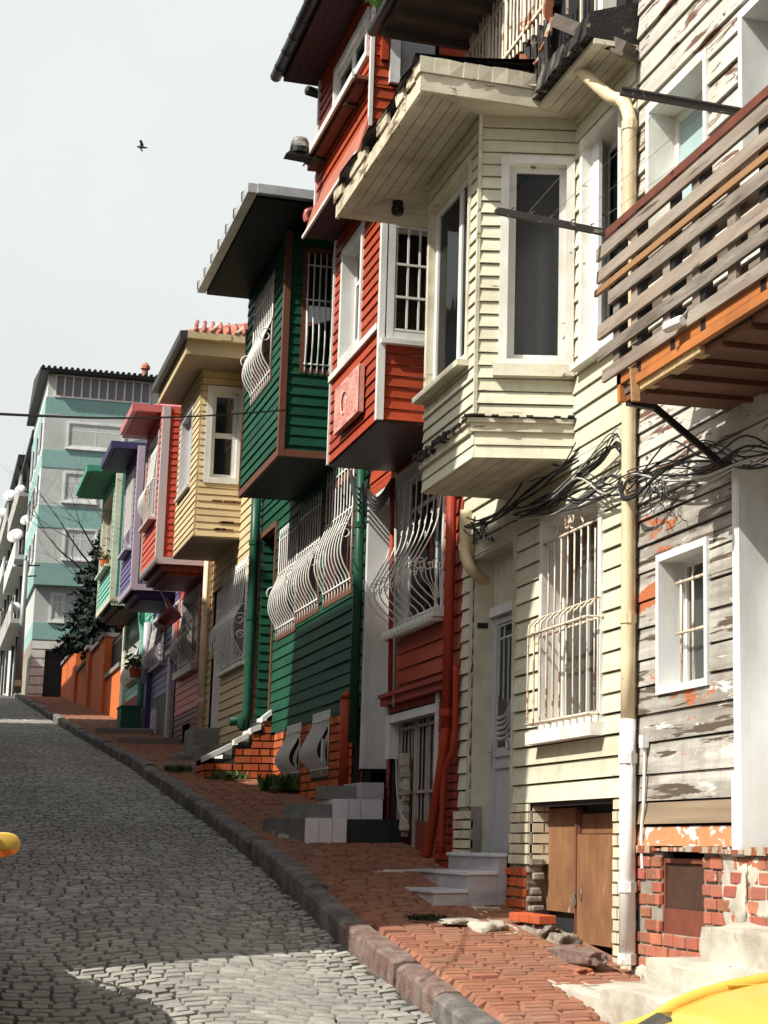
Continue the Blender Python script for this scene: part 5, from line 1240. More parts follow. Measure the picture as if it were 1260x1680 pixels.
for i in range(4):
    x=EX+.35+.42*i;m.tube([(x,e0-.14,BS+.36),(x+.18,e0+.5,BS+.62),(x+.3,e0+1.1,BS+.86)],.035,6)
m.build('ridge_mortar','rubble',ro,smooth=True)
for i in range(1):
    m=MB()
    for k in range(16): m.tube([(EX+.1+.13*k,e0-.15,BS+.355),(EX+.1+.13*k+.15,e0+.9,BS+.80)],.032,6)
    m.build('roof_tiles','tile',ro,smooth=True)
core(H,XW+.4,10,BY0,BY1,0,BS)
a=at(341,925,X=4.5);b_=at(331,1220,X=4.5);pipe(H,[(4.5,a.y,a.z+.6),(4.5,a.y,b_.z)],.07,'pipe_cream',k=1,collars=[((4.5,a.y,at(337,1145,X=4.5).z),(0,0,1)),((4.5,a.y,at(340,985,X=4.5).z),(0,0,1))])
t=thing('stone_steps','grey stone steps and sloping slabs before the beige house','steps',(4.1,31,kz(31)))
for i,(a,b_,x,z) in enumerate(((29.8,31.4,4.0,.22),(30.6,32.2,3.75,.02),(31.8,33.0,4.15,.42))):
    m=MB();m.add(*slab(x,XW,a,b_,kz(31)-.4,kz((a+b_)/2)+z,20+i,.012));m.build('step','stone_grey',t)
for i,(y,l) in enumerate(((36.2,'low brick edged step across the pavement before the coral house'),(41.,'low stone step across the pavement before the purple house'),(28.3,'low stone step across the pavement before the beige house'))):
    m=MB();m.add(*slab(3.3,4.5,y,y+.35,kz(y)-.3,kz(y+.3)+.08,30+i,.012));solo(m,'pavement_step','coping',l,'step')
# ================================================================ coral, purple and mint houses
def row_house(label,mats,y0,y1,b0,b1,xb,zb,zs,ec,er,gz):
    wallm,trim,roofm,gutm,underm=mats
    h=thing('wooden_house',label,'house',(XW,(y0+y1)/2,kz((y0+y1)/2)))
    hs=[(b0+.05,b1-.05,zb,zs)]
    sfr=FY(b0);bf=FX(xb)
    wa,ha=window(h,bf,b0+.55,b1-.5,zb+.95,zs-.35,fw=.10,proud=.03,depth=.08,sash=.06,cols=(.5,),sill=.12,fm=trim,pm='glass_grey',curtain='curtain')
    m=MB();clad(m,sfr,xb+.02,XW,zb,zs,.125,[],lip=.013,joint=9,seed=int(y0));clad(m,bf,b0+.02,b1,zb,zs,.125,[ha],lip=.015,joint=9,seed=int(y0)+1);m.box(xb+.06,XW,b1-.04,b1,zb,zs)
    by=m.build('bay',wallm,h)
    m=MB();m.box(xb-.03,xb+.11,b0-.03,b0+.12,zb-.02,zs);m.box(xb+.11,XW,b0-.028,b0+.02,zb-.02,zb+.11);m.box(xb-.028,xb+.02,b0+.12,b1+.02,zb-.02,zb+.11);m.box(xb-.027,xb+.02,b1-.08,b1+.02,zb+.11,zs);m.build('corner_trim',trim,by)
    m=MB();m.box(xb+.10,XW,b0+.1,b1-.1,zb-.14,zb-.02);m.box(xb+.22,XW,b0+.22,b1-.2,zb-.2,zb-.14);m.build('bay_underside',underm,by)
    m=MB();m.box(ec,XW+.5,er,b1+.15,zs,zs+.07);m.build('soffit',roofm,h)
    m=MB();hip(m,ec-.02,8.5,er-.02,y1,zs+.072,.75,1.5,1.5,.6);m.build('roof',gutm if wallm!='purple' else 'roof_grey',h)
    m=MB();m.box(ec-.11,ec-.021,er-.11,b1+.18,zs-.02,zs+.14);m.box(ec-.021,XW,er-.11,er-.021,zs+.0,zs+.14);m.build('gutter',gutm,h)
    return h,by,wa,hs,sfr,bf
# --- coral
e=at(207,712,Y=37.5);
H,by,wa,hs,sfr,bf=row_house('coral red clapboard house with a grey trimmed bay and pink gutter',('coral','trim_grey','coral','coral_gutter','coral_under'),33.8,38.25,34.7,37.4,3.70,5.06,at(207,712,Y=37.5).z,e.x,at(226,668,X=e.x).y,0)
a,b_=at(327,1030,X=XW).y,at(298,1030,X=XW).y
w,hh=window(H,W4,a,b_,at(327,1085,X=XW).z,at(327,960,X=XW).z,fw=.08,proud=.03,depth=.2,sash=.05,sill=.1,sillh=.14,fm='trim_grey',pm='glass_grey',curtain='curtain_dark');hs.append(hh)
grille(w,W4,a+.1,b_-.1,at(327,1080,X=XW).z+.05,at(327,985,X=XW).z,n=10,prof=PK,r=.011,cross=(.3,.98),over=.0,scroll=1)
w2_,hh=window(H,W4,at(296,1000,X=XW).y,at(287,1000,X=XW).y,at(296,1060,X=XW).z,at(294,985,X=XW).z,fw=.07,proud=.03,depth=.15,sash=0,sill=.12,sillh=.1,fm='trim_grey',pm='glass_dark');hs.append(hh)
zb1=at(320,1160,X=XW).z
m=MB();clad(m,W4,33.8,38.25,zb1,hs[0][3],.14,hs,lip=.014,joint=9,seed=101);m.build('wall','coral',H)
zc=at(310,1180,X=XW).z
dn,df=at(312,1190,X=XW).y,at(300,1190,X=XW).y
m=MB();clad(m,W4,33.8,38.25,.8,zb1-.003,.11,[(dn,df,.8,zb1-.25)],lip=.015,joint=9,seed=102);m.build('dark_base','brown',H)
m=MB();m.fbox(W4,dn,df,.9,zb1-.25,-.12,-.1);m.build('cellar_door','dark',H)
a=at(283,1080,X=XW);m=MB();m.box(XW-.06,XW+.03,a.y-.08,a.y+.28,kz(38)-.4,at(283,1075,X=XW).z);m.build('corner_board','trim_lilac',H)
m=MB();m.box(XW-.07,XW+.03,38.0,38.5,at(283,1072,X=XW).z,at(283,1030,X=XW).z);m.build('corner_block','coral',H)
core(H,XW+.42,9,33.8,38.25,0,8)
gb=grille(wa,bf,35.4,36.5,6.0,7.4,n=8,prof=PK,r=.01,cross=(.05,.45,.98),over=.05)
# --- purple
e=at(174,768,Y=41.85)
H,by,wa,hs,sfr,bf=row_house('purple clapboard house with lilac trimmed bay and dark hipped eave',('purple','trim_lilac','purple_dark','purple_dark','purple_dark'),38.27,42.7,39.1,41.75,3.70,5.12,at(174,768,Y=41.85).z,e.x,at(190,738,X=e.x).y,0)
a,b_=at(272,1030,X=XW).y,at(252,1030,X=XW).y
w,hh=window(H,W4,a,b_,at(272,1085,X=XW).z,at(272,1000,X=XW).z,fw=.08,proud=.03,depth=.15,sash=.05,sill=.08,fm='trim_lilac',pm='glass_grey',curtain='curtain');hs.append(hh)
grille(w,W4,a+.0,b_+.0,at(272,1092,X=XW).z+.05,at(272,1020,X=XW).z,n=12,prof=PK,r=.011,cross=(.3,.98),over=.0,scroll=1)
zb1=at(265,1140,X=XW).z
m=MB();clad(m,W4,38.5,42.7,zb1,hs[0][3],.14,hs,lip=.014,joint=9,seed=105);m.build('wall','purple',H)
m=MB();bricks(m,W4,38.5,42.7,1.2,zb1-.003,seed=106,n=.008);m.build('plinth',['stone_grey','mortar_dark'],H)
m=MB();a,b_=at(258,1190,X=XW-.02).y,at(250,1190,X=XW-.02).y;m.fbox(FX(XW-.02),a,b_,at(255,1212,X=XW).z,at(255,1165,X=XW).z,.0,.05)
for k in range(3): m.fbox(FX(XW-.02),a+.1+.2*k,a+.2+.2*k,at(255,1205,X=XW).z,at(255,1172,X=XW).z,.05,.06)
m.build('cellar_shutter','trim_lilac',H)
m=MB();m.box(XW-.12,XW+.03,42.7,43.2,kz(43)-.3,at(232,1095,X=XW).z);m.build('corner_pilaster','purple_dark',H)
core(H,XW+.42,9,38.27,42.7,0,8)
m=MB()
for k in range(7): m.tube([bf(39.8+.22*k,6.5,.04),bf(39.8+.22*k,7.8,.04)],.012,5)
m.build('grille','grille_white',wa)
# --- mint
e=at(132,812,Y=49.1)
H,by,wa,hs,sfr,bf=row_house('mint green clapboard house with cream trimmed bay and flower pots',('mint','cream_trim','mint_roof','mint_roof','green_soffit'),42.75,50.,45.2,49.0,3.8,5.62,at(132,812,Y=49.1).z,e.x,at(150,772,X=e.x).y,0)
a,b_=at(231,1060,X=XW).y,at(216,1060,X=XW).y
w,hh=window(H,W4,a,b_,at(231,1108,X=XW).z,at(231,1030,X=XW).z,fw=.09,proud=.03,depth=.15,sash=.05,sill=.1,fm='cream_trim',pm='glass_dark',curtain='curtain',cu=(0,.5));hs.append(hh)
grille(w,W4,a,b_+.2,at(231,1115,X=XW).z,at(231,1030,X=XW).z,n=10,prof=[(0,.05),(.3,.1),(.55,.28),(.75,.5),(.88,.5),(.97,.2),(1,.05)],r=.013,cross=(.02,.98),over=0)
zb1=at(225,1140,X=XW).z
m=MB();clad(m,W4,43.2,50,zb1,hs[0][3],.15,hs,lip=.014,joint=9,seed=110);m.build('wall','mint',H)
m=MB();bricks(m,W4,43.2,50,1.4,zb1-.004,seed=111,n=.008);m.build('brick_plinth',['red_trim','mortar_dark'],H)
m=MB();p=at(204,1080,X=XW-.04);m.box(XW-.08,XW+.03,p.y-.4,p.y+.35,at(203,1163,X=XW).z,at(206,1015,X=XW).z);m.build('corner_board','cream_trim',H)
m=MB();m.box(XW-.085,XW+.02,p.y-.42,p.y+.37,at(203,1180,X=XW).z-.2,at(203,1163,X=XW).z-.002);m.build('corner_foot','coral',H)
pipe(H,[(4.45,43.6,5.5),(4.4,43.8,5.2),(4.44,44.1,5.0),(4.5,44.1,4.5),(4.5,44.1,3.0)],.08,'mint',k=3)
pipe(H,[(4.5,43.3,4.9),(4.5,43.3,3.5)],.09,'trim_lilac',k=1)
m=MB()
for i in range(9): m.hexa([(3.82+.085*i,45.19,5.5),(3.88+.085*i,45.19,5.5),(3.88+.085*i,45.22,5.5),(3.82+.085*i,45.22,5.5),(3.80+.085*i,45.19,5.6),(3.90+.085*i,45.19,5.6),(3.90+.085*i,45.22,5.6),(3.80+.085*i,45.22,5.6)])
m.build('lace_trim','cream_trim',by)
core(H,XW+.42,9,42.75,50,0,8)
def pot(name,p,s,label,n=60):
    t=thing(name,label,'plant',tuple(p))
    m=MB();m.lathe([(s*.45,0),(s*.6,s*.7),(s*.66,s*.72)],p,seg=10);m.build('pot','brick_orange',t)
    m=MB();R=random.Random(int(p[1]*10))
    for k in range(n):
        c=Vector(p)+Vector((R.gauss(0,s*.6),R.gauss(0,s*.8),s*.8+abs(R.gauss(0,s*.7))));d=Vector((R.uniform(-1,1),R.uniform(-1,1),R.uniform(-.5,1))).normalized()*s*.3;e=d.cross(Vector((.3,.5,1)))*.5
        m.cur=1 if k%6==0 else 0;m.add([c-d,c+e,c+d,c-e],[(0,1,2,3)])
    m.build('leaves',['weed','petal'],t)
pot('potted_plant',(3.68,46.0,6.55),.22,'potted plant with a red flower on the mint bay window ledge')
p=at(224,1090,X=4.35);pot('potted_plant',tuple(p+Vector((0,0,-.3))),.28,'flower pot inside the bulging grille of the mint house',90)
p=at(198,1030,X=4.4);pot('potted_plant',tuple(p),.18,'small pot with pink flowers hung at the mint house corner')
m=MB();p=at(205,1198,X=4.2);x0=4.05;y0=p.y-.4;z0=kz(p.y)-.05
m.box(x0,x0+.45,y0,y0+.9,z0,z0+.5)
for k in range(5): m.box(x0+.02+.09*k,x0+.06+.09*k,y0-.012,y0-.001,z0+.03,z0+.47)
m.box(x0-.02,x0+.47,y0-.02,y0+.92,z0+.501,z0+.54)
solo(m,'planter_box','planter','dark green ribbed planter box on the pavement before the mint house','planter')
# flag hanging from the coral house
t=thing('hanging_flag','dark red flag hanging from a slanting pole under the coral bay','flag',(4.55,36.3,4.8))
a=at(262,962,X=4.55);b_=at(292,1015,X=3.9);a=Vector((XW,36.9,5.0));b_=at(288,1008,X=3.7)
p0=at(258,955,X=4.2);p1=at(276,998,X=4.0)
m=MB();m.tube([p0,p1],.018,6);m.build('pole','lamp_black',t)
q=[at(272,978,X=4.0),at(284,990,X=4.0),at(297,1012,X=4.0),at(268,1040,X=4.0),at(263,1015,X=4.0)]
m=MB();vs=[];fs=[];n=8
for i in range(n+1):
    for j in range(n+1):
        s,u=i/n,j/n;A_=q[0]+(q[2]-q[0])*s;B_=q[4]+(q[3]-q[4])*s;P_=A_+(B_-A_)*u;vs.append(P_+Vector((.05*math.sin(s*9+u*3)*(.3+u),.03*math.sin(s*7),0)))
for i in range(n):
    for j in range(n): fs.append((i*(n+1)+j,(i+1)*(n+1)+j,(i+1)*(n+1)+j+1,i*(n+1)+j+1))
m.add(vs,fs);o=m.build('cloth','flag_red',t,smooth=True);sd=o.modifiers.new('t','SOLIDIFY');sd.thickness=.01
# ================================================================ orange garden wall
t=thing('garden_wall','orange stepped garden wall with grey copings beyond the mint house','wall',(XW,56,kz(56)))
def wz(px,py,Y): return at(px,py,X=XW).z
m=MB();cpg=MB()
segs=[(50.3,54.6,at(190,1098,X=XW).z-.05,XW),(54.6,56.2,at(172,1045,X=XW-.1).z,XW-.10),(56.2,60.2,at(150,1073,X=XW).z,XW),(60.2,61.4,at(148,1071,X=XW).z+.05,XW-.10),(61.4,65.8,at(140,1090,X=XW).z,XW),(65.8,67.2,at(122,1064,X=XW).z,XW-.1),(67.2,74.4,at(110,1083,X=XW).z,XW)]
for i,(a,b_,z,x) in enumerate(segs):
    m.box(x,XW+.3+.01*(i%2),a+.002,b_,kz(a)-.6,z)
    cpg.box(x-.07,XW+.37,a-.02 if i%2 else a+.02,b_+.02 if i%2 else b_-.02,z+.001,z+.12)
m.build('wall_body','orange_wall',t);cpg.build('coping','coping',t)
m=MB();z0,z1=segs[0][2]+.12,at(195,1040,X=XW).z
m.box(XW+.1,XW+.14,50.3,54.6,z1-.06,z1)
for k in range(29): m.box(XW+.1,XW+.13,50.35+.145*k,50.38+.145*k,z0,z1+.1)
m.box(XW+.14,XW+.16,50.3,54.6,z0,z1-.1)
m.build('iron_fence','lamp_black',t)
# ================================================================ trees behind the wall
R=random.Random(23)
t=thing('conifer_tree','dark conifer with drooping branches behind the orange wall','tree',(5.45,63,kz(63)))
m=MB();top=at(160,850,Y=63).z;zb=kz(63)-.3
m.tube([(5.45,63,zb),(5.4,63.1,(zb+top)/2),(5.35,63.1,top-.3)],[.22,.14,.03],8);m.build('trunk','bark',t)
m=MB()
for i in range(230):
    f=i/229;z=zb+2.3+(top-zb-2.4)*f;L_=(1.45*(1-f)**.7+.35)*R.uniform(.6,1.1);a=i*2.4+R.uniform(-.3,.3)
    d=Vector((math.cos(a),math.sin(a),-.15+.25*R.random()));p0=Vector((5.42,63.05,z))
    n=int(L_*16)
    for k in range(n):
        s=(k+.5)/n;p=p0+d*L_*s+Vector((0,0,-.22*L_*s*s))
        for q in range(7):
            e=Vector((R.gauss(0,1),R.gauss(0,1),R.gauss(0,.55))).normalized();w=e.cross(d).normalized()*R.uniform(.04,.09);l=R.uniform(.14,.36)*(1.1-.5*s);c=p+Vector((R.gauss(0,.06),R.gauss(0,.06),R.gauss(0,.04)))
            m.add([c-w,c+w,c+e*l+w*.3,c+e*l-w*.3],[(0,1,2,3)])
m.build('crown','needles',t)
t=thing('bare_tree','leafless tree with fine dark twigs in front of the teal building','tree',(5.3,65,kz(65)))
m=MB();mb2=MB()
def branch(p,d,l,r,dep,mb):
    pts=[p];rad=[r];q=p
    for k in range(4):
        d=(d+Vector((R.gauss(0,.13),R.gauss(0,.13),R.gauss(0.03,.10)))).normalized();q=q+d*l/4;pts.append(q);rad.append(r*(1-.13*(k+1)))
    mb.tube(pts,rad,5 if dep>2 else 4 if dep>1 else 3,cap=False)
    if dep<=0: return
    for k in range(R.choice((3,3,4)) if dep>1 else 4):
        i=R.choice((2,3,4,4));a=Vector((R.gauss(0,1),R.gauss(0,1),R.gauss(.25,.5)))
        nd=(d*1.0+a.normalized()*.8).normalized();branch(pts[i],nd,l*R.uniform(.55,.8),rad[i]*.6,dep-1,mb2)
zb=kz(65)
p=Vector((5.3,65,zb));m.tube([p,p+Vector((-.1,0,2)),p+Vector((-.15,.05,4.2))],[.2,.16,.13],8);m.build('trunk','bark',t)
for k in range(9):
    a=k*.9+.3;branch(p+Vector((-.15,.05,3.3+.22*k)),Vector((math.cos(a)*.75-.22,math.sin(a)*.5,.8)).normalized(),R.uniform(2.0,2.8),.042,4,mb2)
mb2.build('crown','bark',t)
# ================================================================ teal apartment building
TY=75.;TXL=at(58,900,Y=TY).x
t=thing('apartment_building','teal and grey apartment building with glazed top floor at the end of the street','building',(6,TY,kz(TY)))
def tz(y,x=95): return at(x,y,Y=TY).z
TXR=13.
F=FY(TY)
zbs=dict(roof=tz(603),g0=tz(655),t1=tz(683),w1=tz(741),t2=tz(770),w2=tz(832),t3=tz(868),w3=tz(926),t4=tz(962),w4=tz(1022),t5=tz(1050),base=tz(1142))
ov=.35
def band(name,z0,z1,mt,o=ov,xl=TXL): 
    m=MB();m.box(xl-(0),TXR,TY-o,TY+10,z0,z1-.003);return m.build(name,mt,t)
band('parapet',zbs['g0'],zbs['roof']-.35,'render_grey',o=ov-.06,xl=TXL+.05)
band('teal_band',zbs['t1'],zbs['g0'],'teal_paint');band('floor_wall',zbs['w1'],zbs['t1'],'render_grey');band('teal_band',zbs['t2'],zbs['w1'],'teal_paint',o=ov+.02)
band('floor_wall',zbs['w2'],zbs['t2'],'render_grey');band('teal_band',zbs['t3'],zbs['w2'],'teal_paint',o=ov+.02);band('floor_wall',zbs['w3'],zbs['t3'],'render_grey');band('teal_band',zbs['t4'],zbs['w3'],'teal_paint',o=ov+.02)
band('ground_wall',zbs['w4'],zbs['t4'],'render_grey',o=0,xl=TXL+.1);band('teal_band',zbs['t5'],zbs['w4'],'teal_paint',o=.03,xl=TXL+.1)
m=MB();bricks(m,F,TXL+.1,TXR,zbs['base']-1,zbs['t5']-.002,bl=1.2,bh=.30,gap=.05,seed=120,n=.03,th=9,holes=[(at(72,1100,Y=TY).x,at(140,1100,Y=TY).x,zbs['base']-1,tz(1068))]);m.build('ground_wall',['white_worn','mortar'],t)
m=MB();m.fbox(F,at(72,1100,Y=TY).x,at(140,1100,Y=TY).x,zbs['base']-.6,tz(1068),-.35,-.25);gd_=m.build('garage_door','shutter_dark',t)
for (l,r,a,b_) in ((110,205,694,738),(104,160,776,826),(104,160,868,920),(83,108,972,1020)):
    x0,x1=at(l,a,Y=TY).x,at(r,a,Y=TY).x;n=max(2,int((x1-x0)/.75));o=ov if a<960 else 0
    window(t,FY(TY-o),x0,x1,at(l,b_,Y=TY).z,at(l,a,Y=TY).z,fw=.08,proud=.04,depth=-.01,sash=.05,cols=[(i+1)/n for i in range(n-1)],rows=(.7,) ,sill=.05,fm='white',pm='glass_far')
x0,x1=TXL+.35,at(245,640,Y=TY).x;n=11
m=MB();FF=FY(TY-ov+.06)
for i in range(n+1): x=x0+(x1-x0)*i/n;m.fbox(FF,x-.03,x+.03,zbs['g0']+.02,zbs['roof']-.36,.0,.06)
m.fbox(FF,x0-.03,x1+.03,zbs['g0'],zbs['g0']+.07,.0,.09);m.fbox(FF,x0,x1,zbs['roof']-.42,zbs['roof']-.36,0,.05);wo=m.build('window','white',t);m=MB();m.fbox(FF,x0,x1,zbs['g0'],zbs['roof']-.36,.005,.012);m.build('pane','glass_loft',wo)
m=MB();m.hexa([(TXL-.3,TY-ov-.4,zbs['roof']-.35),(TXR,TY-ov-.4,zbs['roof']-.35),(TXR,TY+10,zbs['roof']-.35),(TXL-.3,TY+10,zbs['roof']-.35),(TXL-.3,TY-ov-.4,zbs['roof']-.22),(TXR,TY-ov-.4,zbs['roof']-.22),(TXR,TY+5,zbs['roof']+.6),(TXL-.3,TY+5,zbs['roof']+.6)])
for i in range(40): x=TXL-.2+.22*i;m.tube([(x,TY-ov-.45,zbs['roof']-.2),(x,TY+4,zbs['roof']+.45)],.075,6)
ro=m.build('roof','roof_black',t)
m=MB();p=at(238,614,Y=TY+2);m.lathe([(.12,-1),(.12,.2),(.2,.22),(.18,.35),(.05,.5)],p);m.build('chimney','tile',ro)
FL=FX(TXL)
for k,(a,b_) in enumerate(((zbs['w1'],zbs['t1']),(zbs['w2'],zbs['t2']),(zbs['w3'],zbs['t3']))):
    for j in range(3): m=MB();m.fbox(FL,TY+1+3*j,TY+2.6+3*j,a+.3,b_-.1,.005,.05);m.build('window','glass_dark',t)
# rows of apartments beyond it
R=random.Random(44)
specs=[('grey apartment block with ochre strip and satellite dishes beyond the teal building',86.2,100,at(46,1000,Y=86).x,at(58,730,Y=88).z,'render_dark'),
       ('narrow grey apartment block with dark roof farther up the street',100.5,116,at(24,1000,Y=100).x,at(28,770,Y=103).z,'render_grey'),
       ('far pale apartment block at the left edge of the street view',116.5,150,at(7,1000,Y=116).x,at(8,850,Y=120).z,'render_dark')]
for li,(lab,a,b_,x,z,mt) in enumerate(specs):
    t=thing('apartment_building',lab,'building',(x+3,(a+b_)/2,kz(a)))
    m=MB();m.box(x,x+9,a,b_,kz(a)-1,z);m.build('wall',mt,t)
    m=MB();m.box(x-.35,x+9.2,a-.3,b_+.2,z+.003,z+.28);m.build('roof','roof_black',t)
    f=FX(x)
    nf=int((z-kz(a)-3.2)/2.9)
    for k in range(nf+1):
        zz=kz(a)+3.4+2.9*k
        if zz+2>z: break
        m=MB();m.box(x-.7,x-.001,a+.3,b_-.3,zz-.25,zz-.05);m.box(x-.7,x-.62,a+.3,b_-.3,zz-.05,zz+.75);m.build('balcony','render_grey' if k%2 else 'render_dark',t)
        for j in range(int((b_-a)/3.2)):
            m=MB();m.fbox(f,a+.8+3.2*j,a+2.4+3.2*j,zz,zz+1.7,.004,.04);m.build('window','glass_dark',t)
    m=MB()
    for j in range(3): m.tube([(x-.12,a+2+4.5*j,kz(a)),(x-.12,a+2+4.5*j,z)],.07,6)
    m.build('downpipe','metal_dark',t)
    if li==0:
        m=MB();m.box(x+.02,x+.5,a-.06,a+.2,at(52,935,Y=a).z,at(55,735,Y=a).z);m.build('ochre_strip','render_ochre',t)
def dish(px,py,rp,lab,Y):
    p=at(px,py,Y=Y);r=rp*Y/FOC*1.05
    t=thing('satellite_dish',lab,'dish',tuple(p),group='satellite dishes on the far apartment walls')
    ax=Vector((-.45,-.8,.38)).normalized();m=MB()
    m.lathe([(r*f,-.22*r*(1-f*f)) for f in (.02,.3,.55,.8,1)]+[(r,.02)],p,ax,16);m.build('reflector','dish',t,smooth=True)
    m=MB();m.tube([p-ax*.22*r,p+Vector((.35,.1,-.1)),p+Vector((.8,.2,-.1))],.03,5);m.tube([p+Vector((0,0,-r*.9)),p+ax*r*.9],.015,4);m.build('arm','metal_dark',t)
for i,(px,py,r,Y,l) in enumerate(((16,813,10,96,'large white satellite dish high on the far grey block, level with its roof'),(33,803,8,86,'white satellite dish just right of the highest dish'),(3,842,9,110,'white satellite dish cut by the left photo edge'),(25,879,12,86,'largest round white satellite dish, middle of the stack'),(43,853,9,85.7,'pale tilted satellite dish against the ochre strip'),(26,920,11,88,'tilted white satellite dish below the largest one'),(24,997,9,87,'lowest satellite dish on the far grey block'),(49,889,7,85,'small satellite dish beside the ochre strip'))):
    dish(px,py,r,l,Y)
t=thing('utility_pole','tall grey steel utility pole at the foot of the far apartment row','pole',tuple(at(30,1135,Y=71)))
a=at(29,1137,Y=71);b_=at(43,920,Y=71);m=MB();m.tube([a,b_],[.13,.09],10);m.build('pole','galv',t,smooth=True)
m=MB();m.tube([a+(b_-a)*.03+Vector((0,0,.1)),a+(b_-a)*.075+Vector((0,0,.1))],[.14,.14],10);m.build('band','pipe_cream',t)
m=MB();m.bar(b_+Vector((-.3,0,-.2)),b_+Vector((.5,0,-.15)),.05,.05);m.bar(b_+Vector((-.2,0,-.6)),b_+Vector((.4,0,-.55)),.05,.05);m.build('crossarm','metal_dark',t)
# black overhead power cable
m=MB();pts=[at(-60,676,Y=11.),at(60,682,Y=12),at(200,686,Y=15.5),at(340,682,Y=19),at(468,673,X=XB-.04)]
m.tube(smooth_pts(pts,8),.009,5);solo(m,'power_cable','cable','thin black cable crossing the street in front of the far houses to the green bay','cable')
# cable bundles on the facades
def bundle(label,pts,n,spread,seed,r=.008,grey=.12,loose=.06):
    R=random.Random(seed);m=MB()
    for i in range(n):
        o=Vector((-abs(R.gauss(0,spread*.5)),0,R.gauss(0,spread)));ph=R.random()*6
        a,b_=(0,len(pts)) if R.random()<.7 else (R.randrange(0,len(pts)-2),len(pts))
        q=[]
        for j,p in enumerate(pts[a:b_]): q.append(Vector(p)+o*(1+.6*math.sin(j*1.7+ph))+Vector((0,R.uniform(-.03,.03),R.gauss(0,loose)*(0 if j==0 else 1))))
        m.cur=1 if R.random()<grey else 0
        m.tube(smooth_pts(q,5),r*R.uniform(.5,1.2),5)
    solo(m,'cable_bundle',['cable','cable_grey'],label,'cables')
X=4.50
bundle('sagging black cable bundle along the weathered wall under the balcony',[at(845,842,X=X),at(905,828,X=X),at(955,812,X=X),at(1000,806,X=X),at(1035,790,X=X),at(1100,765,X=X),at(1160,768,X=X),at(1230,752,X=X),at(1300,745,X=X)],12,.026,1)
bundle('loose cable ends fanned out below the corner of the cream bay',[at(872,842,X=X),at(900,822,X=X),at(940,792,X=X),at(985,752,X=X),at(1012,722,X=X),at(1026,735,X=X)],10,.03,2,r=.008,grey=.25,loose=.03)
bundle('black cables in the shadow under the cream bay',[at(762,862,X=X),at(790,860,X=X),at(830,838,X=X),at(880,800,X=X),at(925,770,X=X),at(950,742,X=X)],9,.05,3,loose=.03)
R=random.Random(12);m=MB()
for i in range(15):
    p=at(R.uniform(1045,1110),R.uniform(785,805),X=4.47);q=[p]
    for k in range(5): q.append(q[-1]+Vector((R.uniform(-.02,.01),R.gauss(0,.06),R.uniform(-.09,.03))))
    m.tube(smooth_pts(q,4),.004,4)
for i in range(3):
    m.tube(smooth_pts([at(1015+6*i,790,X=4.46),at(1020,812+3*i,X=4.42),at(1040,816,X=4.41),at(1062,795,X=4.42),at(1080+5*i,772,X=4.46)],6),.010,5)
solo(m,'cable_tangle','cable','tangled nest of thin wires hanging beside the cream drainpipe','cables')
m=MB();R=random.Random(15)
for i in range(12):
    p=at(R.uniform(772,800),R.uniform(862,885),X=4.45);q=[p]
    for k in range(4): q.append(q[-1]+Vector((R.uniform(-.02,.01),R.gauss(-.03,.06),R.uniform(-.06,.05))))
    m.cur=i%3==0;m.tube(smooth_pts(q,4),.008,4)
solo(m,'cable_tangle',['cable','cable_grey'],'knot of cut wires at the upper part of the left drainpipe of the cream house','cables')
p=at(630,14,Y=16.2);m=MB();R=random.Random(3)
for k in range(260):
    c=p+Vector((R.gauss(0,.05),R.gauss(-.1,.16),R.uniform(-.12,.22)));d=Vector((R.uniform(-1,1),R.uniform(-1,1),R.uniform(-.6,1))).normalized()*.05;e=d.cross(Vector((.3,.6,1)))*.5
    m.add([c-d,c+e,c+d,c-e],[(0,1,2,3)])
solo(m,'rooftop_weed','weed_light','bright green plant sprouting at the roof gutter above the red house side window','weeds')
# ================================================================ seagull
c=at(231,241,Y=140.)
t=thing('seagull','dark seagull gliding alone in the pale sky','bird',tuple(c))
s=140/FOC
def bp(px,py,dy=0): return c+Vector(((px-231)*s*.95,dy,-(py-241)*s))
m=MB();m.tube([bp(224,241),bp(227,241.3),bp(231,241.5),bp(236,241.3),bp(240,241.2),bp(243,241.6)],[.02,.09,.12,.08,.07,.015],8);m.build('body','feather',t,smooth=True)
for pts in ([(235.5,240.5),(235.2,237),(232.5,233.2),(231,231.2),(226.8,232.2),(229,235),(230,239),(231,240.5)],[(227.5,242),(230,246.5),(233.4,253),(234.3,251),(233.2,246.5),(233.5,244),(235,242)]):
    m=MB();n=len(pts);dy=-.5;m.add([bp(x,y,-.25*abs(y-241)/8) for x,y in pts]+[bp(x,y,-.25*abs(y-241)/8+.05) for x,y in pts],[tuple(range(n)),tuple(range(n,2*n))[::-1]]+[(i,(i+1)%n,n+(i+1)%n,n+i) for i in range(n)]);m.build('wing','feather',t)
